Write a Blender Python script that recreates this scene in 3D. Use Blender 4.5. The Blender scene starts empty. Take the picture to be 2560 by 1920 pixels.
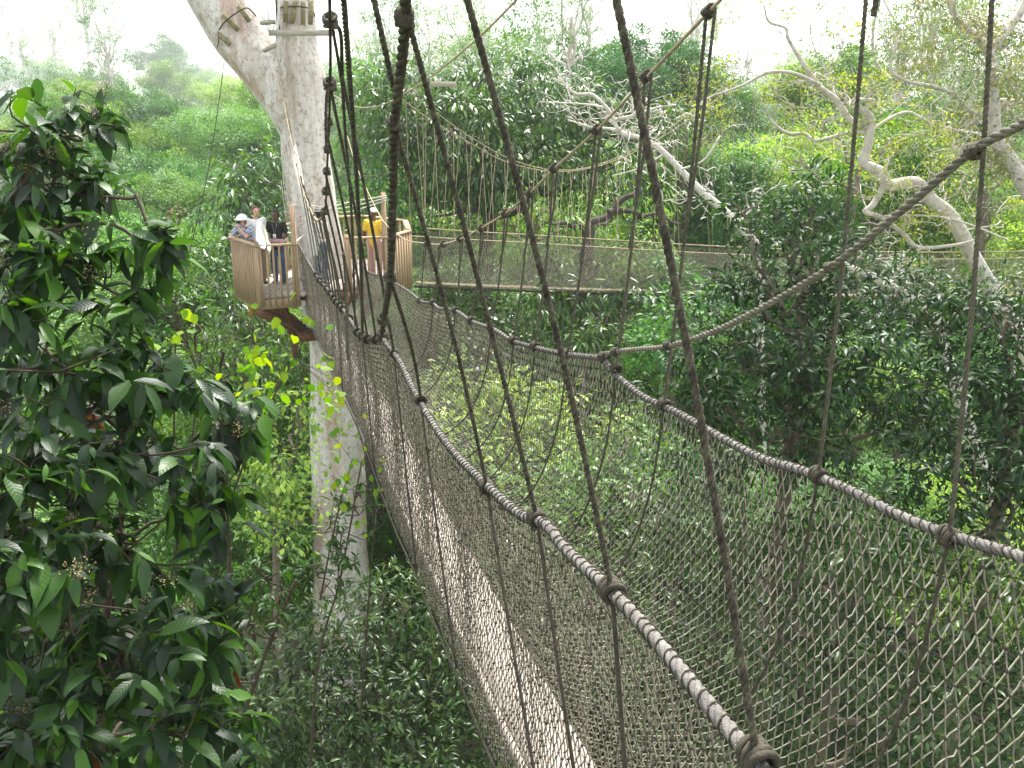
import bpy, math, random
import numpy as np
from mathutils import Vector, Matrix
random.seed(7); RNG = np.random.default_rng(11)
S = bpy.context.scene; COL = S.collection
# ------------------------------------------------------------------ camera
F = 2500.0; PITCH = math.radians(16.5); CP, SP = math.cos(PITCH), math.sin(PITCH)
cam = bpy.data.cameras.new('camera'); camo = bpy.data.objects.new('camera', cam); COL.objects.link(camo)
camo.location = (0, 0, 0); camo.rotation_euler = (math.pi/2-PITCH, 0, 0)
cam.sensor_width = 36; cam.lens = 36*F/2560; cam.clip_start = 0.05; cam.clip_end = 9000
S.camera = camo
# ------------------------------------------------------------------ sky, sun, exposure
SUN_EL, SUN_AZ = math.radians(60), math.radians(14)
W = bpy.data.worlds.new('World'); S.world = W; W.use_nodes = True
nt = W.node_tree; bg = nt.nodes['Background']
sky = nt.nodes.new('ShaderNodeTexSky'); sky.sky_type = 'NISHITA'; sky.sun_disc = False
sky.sun_elevation = SUN_EL; sky.sun_rotation = SUN_AZ; sky.dust_density = 1.5; sky.air_density = 1.0; sky.ozone_density = 0.6
hsv = nt.nodes.new('ShaderNodeHueSaturation'); hsv.inputs['Saturation'].default_value = 0.22
nt.links.new(sky.outputs[0], hsv.inputs['Color']); nt.links.new(hsv.outputs[0], bg.inputs['Color'])
bg.inputs['Strength'].default_value = 0.13
sl = bpy.data.lights.new('sun', 'SUN'); sl.energy = 2.7; sl.angle = math.radians(9); sl.color = (1, .96, .9)
so = bpy.data.objects.new('sun', sl); COL.objects.link(so)
so.rotation_euler = Vector((math.sin(SUN_AZ)*math.cos(SUN_EL), math.cos(SUN_AZ)*math.cos(SUN_EL), math.sin(SUN_EL))).to_track_quat('Z', 'Y').to_euler()
S.view_settings.view_transform = 'Standard'; S.view_settings.look = 'None'
S.view_settings.exposure = 1.9; S.view_settings.gamma = 1
S.cycles.max_bounces = 6; S.cycles.diffuse_bounces = 2; S.cycles.glossy_bounces = 2; S.cycles.transmission_bounces = 3
S.cycles.volume_bounces = 1; S.cycles.transparent_max_bounces = 4
HAZE = 0.00045

# ------------------------------------------------------------------ helpers
def P(px, py, Y):
    u, v = (px-1280)/F, (960-py)/F
    d = CP+v*SP
    return Vector((u/d*Y, Y, (-SP+v*CP)/d*Y))
def ratio(px, py):
    u, v = (px-1280)/F, (960-py)/F
    return u/(CP+v*SP)
def pix(p):
    y = p[1]*CP-p[2]*SP; z = p[1]*SP+p[2]*CP
    return 1280+F*p[0]/y, 960-F*z/y
def onL(px, py, a=1.0756): return P(px, py, a/(ratio(px, py)+.2566))
def onR(px, py, a=2.7): return P(px, py, a/(ratio(px, py)+.272))
def tag(o, label=None, cat=None, group=None, kind=None):
    for k, v in (('label', label), ('category', cat), ('group', group), ('kind', kind)):
        if v: o[k] = v
    return o
def empty(name, loc, label=None, cat=None, group=None):
    o = bpy.data.objects.new(name, None); COL.objects.link(o); o.location = loc
    bpy.context.view_layer.update if False else None
    return tag(o, label, cat, group)
def mesh_np(name, V, Fc, mat, parent=None, smooth=False, uv=None):
    """Fc: list of index arrays, each (n,k)"""
    V = np.asarray(V, dtype=np.float32)
    if parent is not None: V = V-np.array(wloc(parent), dtype=np.float32)
    me = bpy.data.meshes.new(name)
    Fc = [np.asarray(f, dtype=np.int32) for f in Fc if len(f)]
    me.vertices.add(len(V)); me.vertices.foreach_set('co', V.ravel())
    nl = sum(f.size for f in Fc); nf = sum(len(f) for f in Fc)
    me.loops.add(nl); li = np.concatenate([f.ravel() for f in Fc]); me.loops.foreach_set('vertex_index', li)
    me.polygons.add(nf)
    cnt = np.concatenate([np.full(len(f), f.shape[1]) for f in Fc]); st = np.concatenate([[0], np.cumsum(cnt)[:-1]])
    me.polygons.foreach_set('loop_start', st.astype(np.int32)); me.polygons.foreach_set('loop_total', cnt.astype(np.int32))
    if smooth: me.polygons.foreach_set('use_smooth', np.ones(nf, dtype=bool))
    if uv is not None:
        l = me.uv_layers.new(name='UVMap'); l.data.foreach_set('uv', np.asarray(uv, dtype=np.float32)[li].ravel())
    me.update(calc_edges=True); me.validate()
    if mat: me.materials.append(mat)
    o = bpy.data.objects.new(name, me); COL.objects.link(o)
    if parent is not None: o.parent = parent
    return o
def wloc(o):
    v = Vector((0, 0, 0))
    while o is not None: v = v+Vector(o.location); o = o.parent
    return v
class MB:
    def __init__(s): s.V = []; s.Q = []; s.T = []; s.n = 0
    def add(s, V, Q=None, T=None):
        V = np.asarray(V, dtype=float).reshape(-1, 3)
        if Q is not None and len(Q): s.Q.append(np.asarray(Q)+s.n)
        if T is not None and len(T): s.T.append(np.asarray(T)+s.n)
        s.V.append(V); s.n += len(V)
    def build(s, name, mat, parent=None, smooth=True):
        fc = []
        if s.Q: fc.append(np.concatenate(s.Q))
        if s.T: fc.append(np.concatenate(s.T))
        return mesh_np(name, np.concatenate(s.V), fc, mat, parent, smooth)
    def tube(s, pts, rad, seg=8, cap=True):
        pts = np.asarray([tuple(p) for p in pts], dtype=float); n = len(pts)
        rad = np.broadcast_to(np.asarray(rad, dtype=float), (n,))
        t = np.gradient(pts, axis=0); t /= np.linalg.norm(t, axis=1)[:, None]+1e-12
        up = np.array([0, 0, 1.]) if abs(t[0][2]) < .9 else np.array([1., 0, 0])
        a = np.cross(t[0], up); a /= np.linalg.norm(a); A = []
        for i in range(n):
            a = a-t[i]*a.dot(t[i]); a /= np.linalg.norm(a)+1e-12; A.append(a)
        A = np.array(A); B = np.cross(t, A)
        th = np.linspace(0, 2*np.pi, seg, endpoint=False)
        V = pts[:, None]+rad[:, None, None]*(np.cos(th)[None, :, None]*A[:, None]+np.sin(th)[None, :, None]*B[:, None])
        i = np.arange(n-1)[:, None]*seg; j = np.arange(seg)[None]; k = (j+1) % seg
        Q = np.stack([i+j, i+k, i+seg+k, i+seg+j], -1).reshape(-1, 4)
        V = V.reshape(-1, 3); T = []
        if cap:
            V = np.concatenate([V, pts[:1], pts[-1:]]); c0 = n*seg
            jj = np.arange(seg); kk = (jj+1) % seg
            T = np.concatenate([np.stack([kk, jj, np.full(seg, c0)], -1), np.stack([jj+(n-1)*seg, kk+(n-1)*seg, np.full(seg, c0+1)], -1)])
        s.add(V, Q, T)
    def box(s, c, ax, ay, az):
        """centre and three half-axis vectors"""
        c, ax, ay, az = [np.array(tuple(q), dtype=float) for q in (c, ax, ay, az)]
        V = [c+sx*ax+sy*ay+sz*az for sz in (-1, 1) for sy in (-1, 1) for sx in (-1, 1)]
        s.add(V, [[0, 2, 3, 1], [4, 5, 7, 6], [0, 1, 5, 4], [2, 6, 7, 3], [0, 4, 6, 2], [1, 3, 7, 5]])
    def beam(s, p0, p1, w, h, up=(0, 0, 1)):
        p0, p1 = Vector(p0), Vector(p1); d = (p1-p0); L = d.length; d.normalize()
        sd = d.cross(Vector(up))
        if sd.length < .05: sd = d.cross(Vector((0, 1, 0)))
        sd.normalize(); u2 = sd.cross(d)
        s.box((p0+p1)/2, d*L/2, sd*w/2, u2*h/2)
    def ball(s, c, r, seg=8, sc=(1, 1, 1)):
        ph = np.linspace(0, np.pi, seg//2+2)[1:-1]; th = np.linspace(0, 2*np.pi, seg, endpoint=False)
        V = np.array([[np.sin(p)*np.cos(t)*sc[0], np.sin(p)*np.sin(t)*sc[1], np.cos(p)*sc[2]] for p in ph for t in th])*r+np.array(tuple(c))
        V = np.concatenate([V, [np.array(tuple(c))+[0, 0, r*sc[2]]], [np.array(tuple(c))-[0, 0, r*sc[2]]]])
        m = len(ph); i = np.arange(m-1)[:, None]*seg; j = np.arange(seg)[None]; k = (j+1) % seg
        Q = np.stack([i+j, i+seg+j, i+seg+k, i+k], -1).reshape(-1, 4)
        jj = np.arange(seg); kk = (jj+1) % seg
        T = np.concatenate([np.stack([jj, kk, np.full(seg, m*seg)], -1), np.stack([kk+(m-1)*seg, jj+(m-1)*seg, np.full(seg, m*seg+1)], -1)])
        s.add(V, Q, T)
    def twist(s, pts, R, strands=3, pitch=.07, seg=6, step=None):
        """laid rope: strands wound round the path"""
        pts = resample(pts, step or pitch/9); n = len(pts)
        t = np.gradient(pts, axis=0); t /= np.linalg.norm(t, axis=1)[:, None]
        a = np.cross(t[0], [0.3, 0.8, 0.52]); a /= np.linalg.norm(a); A = []
        for i in range(n):
            a = a-t[i]*a.dot(t[i]); a /= np.linalg.norm(a); A.append(a)
        A = np.array(A); B = np.cross(t, A)
        L = np.concatenate([[0], np.cumsum(np.linalg.norm(np.diff(pts, axis=0), axis=1))])
        for k in range(strands):
            ph = L/pitch*2*np.pi+2*np.pi*k/strands
            s.tube(pts+R*.52*(np.cos(ph)[:, None]*A+np.sin(ph)[:, None]*B), R*.56, seg, cap=True)
def resample(pts, step):
    pts = np.asarray([tuple(p) for p in pts], dtype=float)
    L = np.concatenate([[0], np.cumsum(np.linalg.norm(np.diff(pts, axis=0), axis=1))])
    n = max(3, int(L[-1]/step)+1); q = np.linspace(0, L[-1], n)
    return np.stack([np.interp(q, L, pts[:, i]) for i in range(3)], -1)
def spline(pts, n=8):
    """Catmull-Rom through points (any dimension)"""
    p = np.asarray([tuple(q) for q in pts], dtype=float); out = []
    p = np.concatenate([[2*p[0]-p[1]], p, [2*p[-1]-p[-2]]])
    for i in range(1, len(p)-2):
        for t in np.linspace(0, 1, n, endpoint=False):
            a, b, c, d = p[i-1], p[i], p[i+1], p[i+2]
            out.append(.5*((2*b)+(c-a)*t+(2*a-5*b+4*c-d)*t*t+(3*b-a-3*c+d)*t**3))
    out.append(p[-2]); return np.array(out)

# ------------------------------------------------------------------ materials
def newmat(name):
    m = bpy.data.materials.new(name); m.use_nodes = True; return m, m.node_tree, m.node_tree.nodes['Principled BSDF']
def ramp(nt_, cols):
    r = nt_.nodes.new('ShaderNodeValToRGB'); e = r.color_ramp.elements
    while len(e) < len(cols): e.new(.5)
    for i, (p, c) in enumerate(cols): e[i].position = p; e[i].color = (*c, 1)
    return r
def noise_mat(name, cols, scale=8, rough=.8, bump=.3, detail=6, stretch=None, dist=.0, bscale=None, spec=.3):
    m, n, b = newmat(name)
    tc = n.nodes.new('ShaderNodeTexCoord'); mp = n.nodes.new('ShaderNodeMapping')
    if stretch: mp.inputs['Scale'].default_value = stretch
    nz = n.nodes.new('ShaderNodeTexNoise'); nz.inputs['Scale'].default_value = scale; nz.inputs['Detail'].default_value = detail
    nz.inputs['Distortion'].default_value = dist; nz.inputs['Roughness'].default_value = .65
    n.links.new(tc.outputs['Object'], mp.inputs[0]); n.links.new(mp.outputs[0], nz.inputs['Vector'])
    r = ramp(n, cols); n.links.new(nz.outputs[0], r.inputs[0]); n.links.new(r.outputs[0], b.inputs['Base Color'])
    n2 = n.nodes.new('ShaderNodeTexNoise'); n2.inputs['Scale'].default_value = bscale or scale*4; n2.inputs['Detail'].default_value = 4
    n.links.new(mp.outputs[0], n2.inputs['Vector'])
    bp = n.nodes.new('ShaderNodeBump'); bp.inputs['Strength'].default_value = bump; bp.inputs['Distance'].default_value = .02
    n.links.new(n2.outputs[0], bp.inputs['Height']); n.links.new(bp.outputs[0], b.inputs['Normal'])
    b.inputs['Roughness'].default_value = rough; b.inputs['Specular IOR Level'].default_value = spec
    return m
def leaf_mat(name, cols, trans=.35, rough=.42, spec=.5, veins=False, tcol=None, objvar=.0, sat=1.0):
    m, n, b = newmat(name); out = n.nodes['Material Output']
    g = n.nodes.new('ShaderNodeNewGeometry')
    r = ramp(n, cols); n.links.new(g.outputs['Random Per Island'], r.inputs[0])
    colout = r.outputs[0]
    if objvar:
        oi = n.nodes.new('ShaderNodeObjectInfo'); mr = n.nodes.new('ShaderNodeMapRange')
        mr.inputs['To Min'].default_value = 1-objvar; mr.inputs['To Max'].default_value = 1+objvar
        n.links.new(oi.outputs['Random'], mr.inputs['Value'])
        h2 = n.nodes.new('ShaderNodeHueSaturation'); n.links.new(colout, h2.inputs['Color']); n.links.new(mr.outputs[0], h2.inputs['Value'])
        mh = n.nodes.new('ShaderNodeMath'); mh.operation = 'MULTIPLY_ADD'; n.links.new(oi.outputs['Random'], mh.inputs[0])
        mh.inputs[1].default_value = -.075; mh.inputs[2].default_value = .54; n.links.new(mh.outputs[0], h2.inputs['Hue'])
        colout = h2.outputs[0]
    n.links.new(colout, b.inputs['Base Color'])
    b.inputs['Roughness'].default_value = rough; b.inputs['Specular IOR Level'].default_value = spec
    if veins:
        uv = n.nodes.new('ShaderNodeUVMap'); sx = n.nodes.new('ShaderNodeSeparateXYZ'); n.links.new(uv.outputs[0], sx.inputs[0])
        ab = n.nodes.new('ShaderNodeMath'); ab.operation = 'ABSOLUTE'; n.links.new(sx.outputs['Y'], ab.inputs[0])
        # side veins: sin((x - |y|*0.35) * k)
        ma = n.nodes.new('ShaderNodeMath'); ma.operation = 'MULTIPLY_ADD'; n.links.new(ab.outputs[0], ma.inputs[0]); ma.inputs[1].default_value = -.16
        n.links.new(sx.outputs['X'], ma.inputs[2])
        mu = n.nodes.new('ShaderNodeMath'); mu.operation = 'MULTIPLY'; mu.inputs[1].default_value = 58; n.links.new(ma.outputs[0], mu.inputs[0])
        sn = n.nodes.new('ShaderNodeMath'); sn.operation = 'SINE'; n.links.new(mu.outputs[0], sn.inputs[0])
        mid = n.nodes.new('ShaderNodeMapRange'); mid.inputs['From Max'].default_value = .12; mid.inputs['To Min'].default_value = -2; mid.inputs['To Max'].default_value = 0
        n.links.new(ab.outputs[0], mid.inputs['Value'])
        ad = n.nodes.new('ShaderNodeMath'); ad.operation = 'ADD'; n.links.new(sn.outputs[0], ad.inputs[0]); n.links.new(mid.outputs[0], ad.inputs[1])
        bp = n.nodes.new('ShaderNodeBump'); bp.inputs['Strength'].default_value = .16; bp.inputs['Distance'].default_value = .002
        n.links.new(ad.outputs[0], bp.inputs['Height']); n.links.new(bp.outputs[0], b.inputs['Normal'])
    tr = n.nodes.new('ShaderNodeBsdfTranslucent'); mx = n.nodes.new('ShaderNodeMixShader'); mx.inputs[0].default_value = trans
    h = n.nodes.new('ShaderNodeHueSaturation'); h.inputs['Value'].default_value = 1.9; h.inputs['Saturation'].default_value = 1.12; h.inputs['Hue'].default_value = .485
    n.links.new(colout, h.inputs['Color']); n.links.new(h.outputs[0], tr.inputs[0])
    n.links.new(b.outputs[0], mx.inputs[1]); n.links.new(tr.outputs[0], mx.inputs[2]); n.links.new(mx.outputs[0], out.inputs[0])
    return m
def plain(name, c, rough=.7, spec=.3, scale=30):
    d = tuple(max(0, x*.75) for x in c); l = tuple(min(1, x*1.2) for x in c)
    return noise_mat(name, [(.3, d), (.7, l)], scale, rough, .15, 3, spec=spec)
M = {}
def bark_white():
    m = noise_mat('bark_white', [(.33, (.30, .23, .17)), (.41, (.54, .48, .41)), (.48, (.70, .66, .6)), (.64, (.79, .76, .70))], 11, .88, 1.0, 12, (1, 1, .7), .25, 30)
    n = m.node_tree; b = n.nodes['Principled BSDF']; src = b.inputs['Base Color'].links[0].from_socket; tc = n.nodes['Texture Coordinate']
    for sc, cols, tint in ((.8, [(.52, (0, 0, 0)), (.64, (.55, .55, .55))], (.42, .2, .12)), (1.3, [(.45, (0, 0, 0)), (.68, (.7, .7, .7))], (.34, .26, .18))):
        mp = n.nodes.new('ShaderNodeMapping'); mp.inputs['Scale'].default_value = (2.2, 2.2, .28); mp.inputs['Location'].default_value = (sc*7, 3, 1); n.links.new(tc.outputs['Object'], mp.inputs[0])
        z = n.nodes.new('ShaderNodeTexNoise'); z.inputs['Scale'].default_value = sc; z.inputs['Detail'].default_value = 9; z.inputs['Roughness'].default_value = .7; n.links.new(mp.outputs[0], z.inputs['Vector'])
        r = ramp(n, cols); n.links.new(z.outputs[0], r.inputs[0]); mx = n.nodes.new('ShaderNodeMix'); mx.data_type = 'RGBA'
        n.links.new(r.outputs[0], mx.inputs[0]); n.links.new(src, mx.inputs[6]); mx.inputs[7].default_value = (*tint, 1); src = mx.outputs[2]
    n.links.new(src, b.inputs['Base Color']); return m
M['bark_white'] = bark_white()
M['bark_pale'] = noise_mat('bark_pale', [(.3, (.3, .24, .19)), (.42, (.52, .46, .4)), (.6, (.72, .68, .62))], 4, .85, .5, 8, (1, 1, 1), .5, 20)
M['bark_bone'] = noise_mat('bark_bone', [(.3, (.26, .21, .17)), (.42, (.46, .41, .35)), (.6, (.62, .58, .52))], 5, .85, .5, 8, (1, 1, 1), .5, 20)
M['bark_dark'] = noise_mat('bark_dark', [(.3, (.035, .028, .022)), (.7, (.12, .1, .08))], 5, .9, .6, 6, (1, 1, .3))
M['bark_mid'] = noise_mat('bark_mid', [(.3, (.09, .075, .055)), (.7, (.26, .21, .16))], 5, .9, .6, 6, (1, 1, .3))
M['twig'] = noise_mat('twig', [(.3, (.03, .022, .014)), (.7, (.09, .065, .042))], 14, .8, .2)
M['rope_dark'] = noise_mat('rope_dark', [(.3, (.025, .02, .015)), (.5, (.07, .06, .042)), (.7, (.15, .14, .09))], 28, .9, .5, 5, bscale=220)
M['rope_mid'] = noise_mat('rope_mid', [(.3, (.05, .045, .03)), (.7, (.16, .145, .1))], 25, .9, .5, 5, bscale=220)
M['rope_grey'] = noise_mat('rope_grey', [(.3, (.11, .10, .09)), (.7, (.30, .285, .255))], 22, .9, .6, 6, bscale=260)
M['rope_beige'] = noise_mat('rope_beige', [(.3, (.10, .09, .065)), (.7, (.27, .25, .19))], 18, .9, .6, 6, bscale=240)
M['rope_tan'] = noise_mat('rope_tan', [(.3, (.26, .2, .12)), (.7, (.45, .37, .25))], 9, .85, .3)
M['rope_white'] = noise_mat('rope_white', [(.3, (.45, .42, .36)), (.7, (.68, .65, .58))], 9, .85, .3)
M['net_light'] = noise_mat('net_light', [(.35, (.2, .18, .125)), (.5, (.4, .37, .28)), (.65, (.62, .59, .5))], 9, .75, .3, 5)
M['net_mid'] = noise_mat('net_mid', [(.35, (.07, .06, .04)), (.5, (.2, .18, .125)), (.65, (.5, .47, .39))], 14, .8, .3, 5)
M['net_dark'] = noise_mat('net_dark', [(.3, (.09, .08, .055)), (.7, (.30, .27, .2))], 9, .8, .3, 5)
M['knot'] = noise_mat('knot', [(.3, (.03, .026, .018)), (.7, (.09, .08, .055))], 25, .9, .3)
M['plank'] = noise_mat('plank', [(.3, (.25, .215, .185)), (.7, (.37, .325, .29))], 5, .75, .2, 6, (6, .6, 1))
M['plank_side'] = noise_mat('plank_side', [(.3, (.25, .2, .12)), (.7, (.45, .36, .24))], 5, .75, .2, 6, (6, .6, 1))
M['wood'] = noise_mat('wood', [(.3, (.30, .20, .115)), (.7, (.47, .34, .21))], 6, .7, .25, 6, (3, 3, .5))
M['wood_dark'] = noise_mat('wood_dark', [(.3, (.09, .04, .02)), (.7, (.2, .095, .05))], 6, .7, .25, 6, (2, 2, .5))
M['wood_grey'] = noise_mat('wood_grey', [(.3, (.28, .25, .19)), (.7, (.5, .46, .38))], 6, .8, .25, 6, (.5, 3, 3))
M['wood_moss'] = noise_mat('wood_moss', [(.3, (.14, .12, .05)), (.7, (.33, .3, .15))], 8, .85, .25, 6)
M['ground'] = noise_mat('ground', [(.3, (.015, .025, .008)), (.6, (.05, .07, .025)), (.8, (.09, .07, .04))], .35, .95, .3, 8)
L_ = {}
def G(*c): return [(i/(len(c)-1), q) for i, q in enumerate(c)]
L_['near'] = leaf_mat('leaf_near', G((.012, .032, .011), (.018, .05, .012), (.035, .10, .015), (.014, .036, .011), (.013, .032, .011), (.07, .18, .016), (.025, .07, .012)), .38, .42, .42, True)  # brightest ramp stops paint leaves with light coming through them
L_['near_small'] = leaf_mat('leaf_near_small', G((.012, .035, .008), (.035, .10, .012), (.05, .13, .015)), .35, .45, .35)
L_['lime'] = leaf_mat('leaf_lime', G((.07, .2, .012), (.14, .27, .015), (.22, .3, .02), (.06, .17, .015), (.10, .24, .015)), .42, .5, .3)
L_['dark'] = leaf_mat('leaf_dark', G((.011, .03, .011), (.018, .05, .014), (.03, .085, .014), (.014, .036, .013), (.045, .12, .018)), .3, .45, .38)
L_['greygreen'] = leaf_mat('leaf_greygreen', G((.02, .045, .014), (.036, .076, .02), (.064, .13, .025), (.026, .052, .016), (.10, .17, .03)), .25, .36, .5)
L_['mango'] = leaf_mat('leaf_mango', G((.018, .045, .015), (.03, .075, .018), (.055, .13, .022), (.10, .2, .028)), .3, .36, .5)
L_['bright'] = leaf_mat('leaf_bright', G((.05, .14, .035), (.10, .24, .045), (.16, .33, .055), (.24, .38, .07)), .28, .5, .35, objvar=.42)
L_['mid'] = leaf_mat('leaf_mid', G((.035, .10, .014), (.08, .2, .025), (.16, .31, .035)), .22, .45, .4, objvar=.42)
L_['yellow'] = leaf_mat('leaf_yellow', G((.15, .22, .035), (.22, .28, .04), (.30, .32, .055), (.12, .2, .03)), .4, .55, .25)
L_['olive'] = leaf_mat('leaf_olive', G((.09, .13, .035), (.15, .19, .05), (.11, .16, .035), (.19, .2, .07)), .3, .5, .35, objvar=.2)
L_['far'] = leaf_mat('leaf_far', G((.06, .14, .045), (.12, .24, .06), (.19, .33, .075)), .2, .55, .25, objvar=.45)  # cooler greens: part of the haze tint is put into the leaf colour
L_['flower'] = leaf_mat('blossom', G((.32, .26, .12), (.42, .36, .18), (.22, .13, .08)), .2, .8, .1)
L_['red'] = leaf_mat('leaf_red', G((.16, .045, .02), (.22, .08, .03)), .2, .6, .3)

# ------------------------------------------------------------------ leaves
def unit(v): return v/(np.linalg.norm(v, axis=-1, keepdims=True)+1e-9)
def tmpl(kind):
    if kind == 'broad':     # 11 verts, folded and drooping, wavy
        st = [(0, 0), (.25, .155), (.55, .19), (.82, .11), (1, 0)]
        V = [(0, 0, 0)]; UV = [(0, 0)]
        for x, w in st[1:-1]:
            z = -.28*x*x
            V += [(x, w, z+.25*w), (x, 0, z), (x, -w, z+.25*w)]; UV += [(x, 1), (x, 0), (x, -1)]
        V += [(1, 0, -.34)]; UV += [(1, 0)]
        T = [(0, 2, 1), (0, 3, 2), (7, 8, 10), (8, 9, 10)]
        Q = [(1, 2, 5, 4), (2, 3, 6, 5), (4, 5, 8, 7), (5, 6, 9, 8)]
        return np.array(V), np.array(Q), np.array(T), np.array(UV)
    if kind == 'heart':
        V = [(0, 0, 0), (.1, .3, .05), (.1, -.3, .05), (.55, .36, .0), (.55, 0, -.06), (.55, -.36, 0), (1, 0, -.2)]
        return np.array(V, float), np.array([(0, 4, 3, 1), (0, 2, 5, 4)]), np.array([(3, 4, 6), (4, 5, 6)]), None
    if kind == 'oval':
        V = [(0, 0, 0), (.3, .17, .03), (.3, 0, -.03), (.3, -.17, .03), (.72, .13, -.06), (.72, 0, -.13), (.72, -.13, -.06), (1, 0, -.3)]
        return np.array(V, float), np.array([(1, 2, 5, 4), (2, 3, 6, 5)]), np.array([(0, 2, 1), (0, 3, 2), (4, 5, 7), (5, 6, 7)]), None
    if kind == 'lance':     # long narrow drooping
        V = [(0, 0, 0), (.45, .15, -.08), (.45, 0, -.14), (.45, -.15, -.08), (1, 0, -.42)]
        return np.array(V, float), np.zeros((0, 4), int), np.array([(0, 2, 1), (0, 3, 2), (1, 2, 4), (2, 3, 4)]), None
    V = [(0, 0, 0), (.5, .26, .02), (.5, -.26, .02), (1, 0, -.15)]
    return np.array(V, float), np.zeros((0, 4), int), np.array([(0, 2, 1), (1, 2, 3)]), None
def leaves(name, pos, d, nrm, size, kind, mat, parent=None, wid=None):
    V0, Q0, T0, UV = tmpl(kind); m, k = len(pos), len(V0)
    d = unit(d); y = unit(np.cross(nrm, d)); z = np.cross(d, y)
    size = np.broadcast_to(size, (m,)); wid = np.ones(m) if wid is None else wid
    V = pos[:, None]+size[:, None, None]*(V0[None, :, 0:1]*d[:, None]+V0[None, :, 1:2]*wid[:, None, None]*y[:, None]+V0[None, :, 2:3]*z[:, None])
    off = (np.arange(m)*k)[:, None, None]
    fc = []
    if len(Q0): fc.append((Q0[None]+off).reshape(-1, 4))
    if len(T0): fc.append((T0[None]+off).reshape(-1, 3))
    return mesh_np(name, V.reshape(-1, 3), fc, mat, parent, smooth=(kind == 'broad'), uv=None if UV is None else np.tile(UV, (m, 1)))
def rnd_unit(n):
    v = RNG.normal(size=(n, 3)); return unit(v)
def lobes_points(lobes, per, shell=.55):
    """random points in the outer part of ellipsoid lobes: rows of (cx,cy,cz,rx,ry,rz). returns points, outward"""
    Pp, O = [], []
    for lb in lobes:
        c, r = np.array(lb[:3]), np.array(lb[3:6]); n = int(per*(r[0]*r[2]+r[0]*r[1]+r[1]*r[2])/3)+3
        u = rnd_unit(n); rr = shell+(1.08-shell)*RNG.random(n)**.6
        bump = 1+.22*np.sin(u[:, 0]*5.3+c[0])*np.sin(u[:, 2]*6.1+c[1]*.7)+.12*np.sin(u[:, 1]*9+c[2])
        Pp.append(c+u*rr[:, None]*bump[:, None]*r); O.append(unit(u/r))
    return np.concatenate(Pp), np.concatenate(O)
def clump_leaves(cen, out, k, spread, size, droop=.35, upn=1.0, jit=.3, cw=.4, flat=1.0):
    """k leaves round every clump centre, fanning outwards"""
    m = len(cen); c = np.repeat(cen, k, 0); o = np.repeat(out, k, 0)
    r = rnd_unit(m*k); pos = c+r*spread*np.array([1, 1, flat])*np.repeat(.6+.8*RNG.random((m, 1)), k, 0)*RNG.random((m*k, 1))**(.5 if cw < .6 else .3)
    d = unit(r*1.0+o*.5+np.array([0, 0, -droop])); d[:, 2] = np.clip(d[:, 2], -1, .75)
    n = unit(np.array([0, 0, upn*.6])+o*(.75 if cw < .6 else .4)+r*cw+RNG.normal(size=(m*k, 3))*jit*.7)
    return pos, d, n, size*(.6+.7*RNG.random(m*k))
def limbs(mb, base, tips, r0, bend=.15, seg=6, rmin=.01):
    base = np.array(tuple(base))
    for t in tips:
        L = np.linalg.norm(t-base); n = 6
        s = np.linspace(0, 1, n)[:, None]
        mid = base+(t-base)*s+RNG.normal(size=(n, 3))*bend*L*.25*np.sin(s*np.pi)+np.array([0, 0, -1])*(L*.12*np.sin(s*np.pi))
        mb.tube(mid, np.linspace(r0, rmin, n), seg, cap=False)
def make_tree(name, label, cat, group, base, trunk_pts, r0, lobes, lmat, bark, per, k, spread, size, kind='simple', droop=.35, shell=.5, nl=8, upn=1., jit=.35, extra=None, limb_r=.35):
    """trunk_pts absolute world points from ground up"""
    root = empty(name, base, label, cat, group)
    mb = MB(); tp = spline(trunk_pts, 5); n = len(tp)
    mb.tube(tp, np.linspace(r0, r0*.5, n), 12)
    top = tp[-1]
    tips = [np.array(l[:3])+rnd_unit(1)[0]*np.array(l[3:6])*.6 for l in lobes for _ in range(max(1, nl//len(lobes)))]
    limbs(mb, tp[-1], tips, r0*limb_r, .2)
    mb.build('trunk', bark, root)
    cen, out = lobes_points(lobes, per, shell)
    pos, d, nn, sz = clump_leaves(cen, out, k, spread, size, droop, upn, jit)
    leaves('crown', pos, d, nn, sz, kind, lmat, root)
    return root
def copy_tree(o, parent=None):
    c = o.copy(); COL.objects.link(c); c.parent = parent
    for ch in o.children: copy_tree(ch, c)
    return c
def ground_z(x, y):
    d = math.hypot(x, y)
    return -27+13*min(1, max(0, (d-60)/260))+2.5*math.sin(x*.03+1)*math.cos(y*.025)
# ------------------------------------------------------------------ ground
def make_ground():
    rs = np.concatenate([np.linspace(0, 320, 55), np.array([400, 550, 800, 1200, 1800])]); th = np.linspace(0, 2*np.pi, 97)[:-1]
    V = [(r*math.cos(t), r*math.sin(t), ground_z(r*math.cos(t), r*math.sin(t))) for r in rs[1:] for t in th]
    V.append((0, 0, ground_z(0, 0))); k = len(th); nr = len(rs)-1; Q = []; T = []
    for i in range(nr-1):
        for j in range(k): Q.append((i*k+j, (i+1)*k+j, (i+1)*k+(j+1) % k, i*k+(j+1) % k))
    for j in range(k): T.append((j, (j+1) % k, nr*k))
    o = mesh_np('forest_floor', V, [np.array(Q), np.array(T)], M['ground'], None, True); o['kind'] = 'structure'
make_ground()

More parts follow.
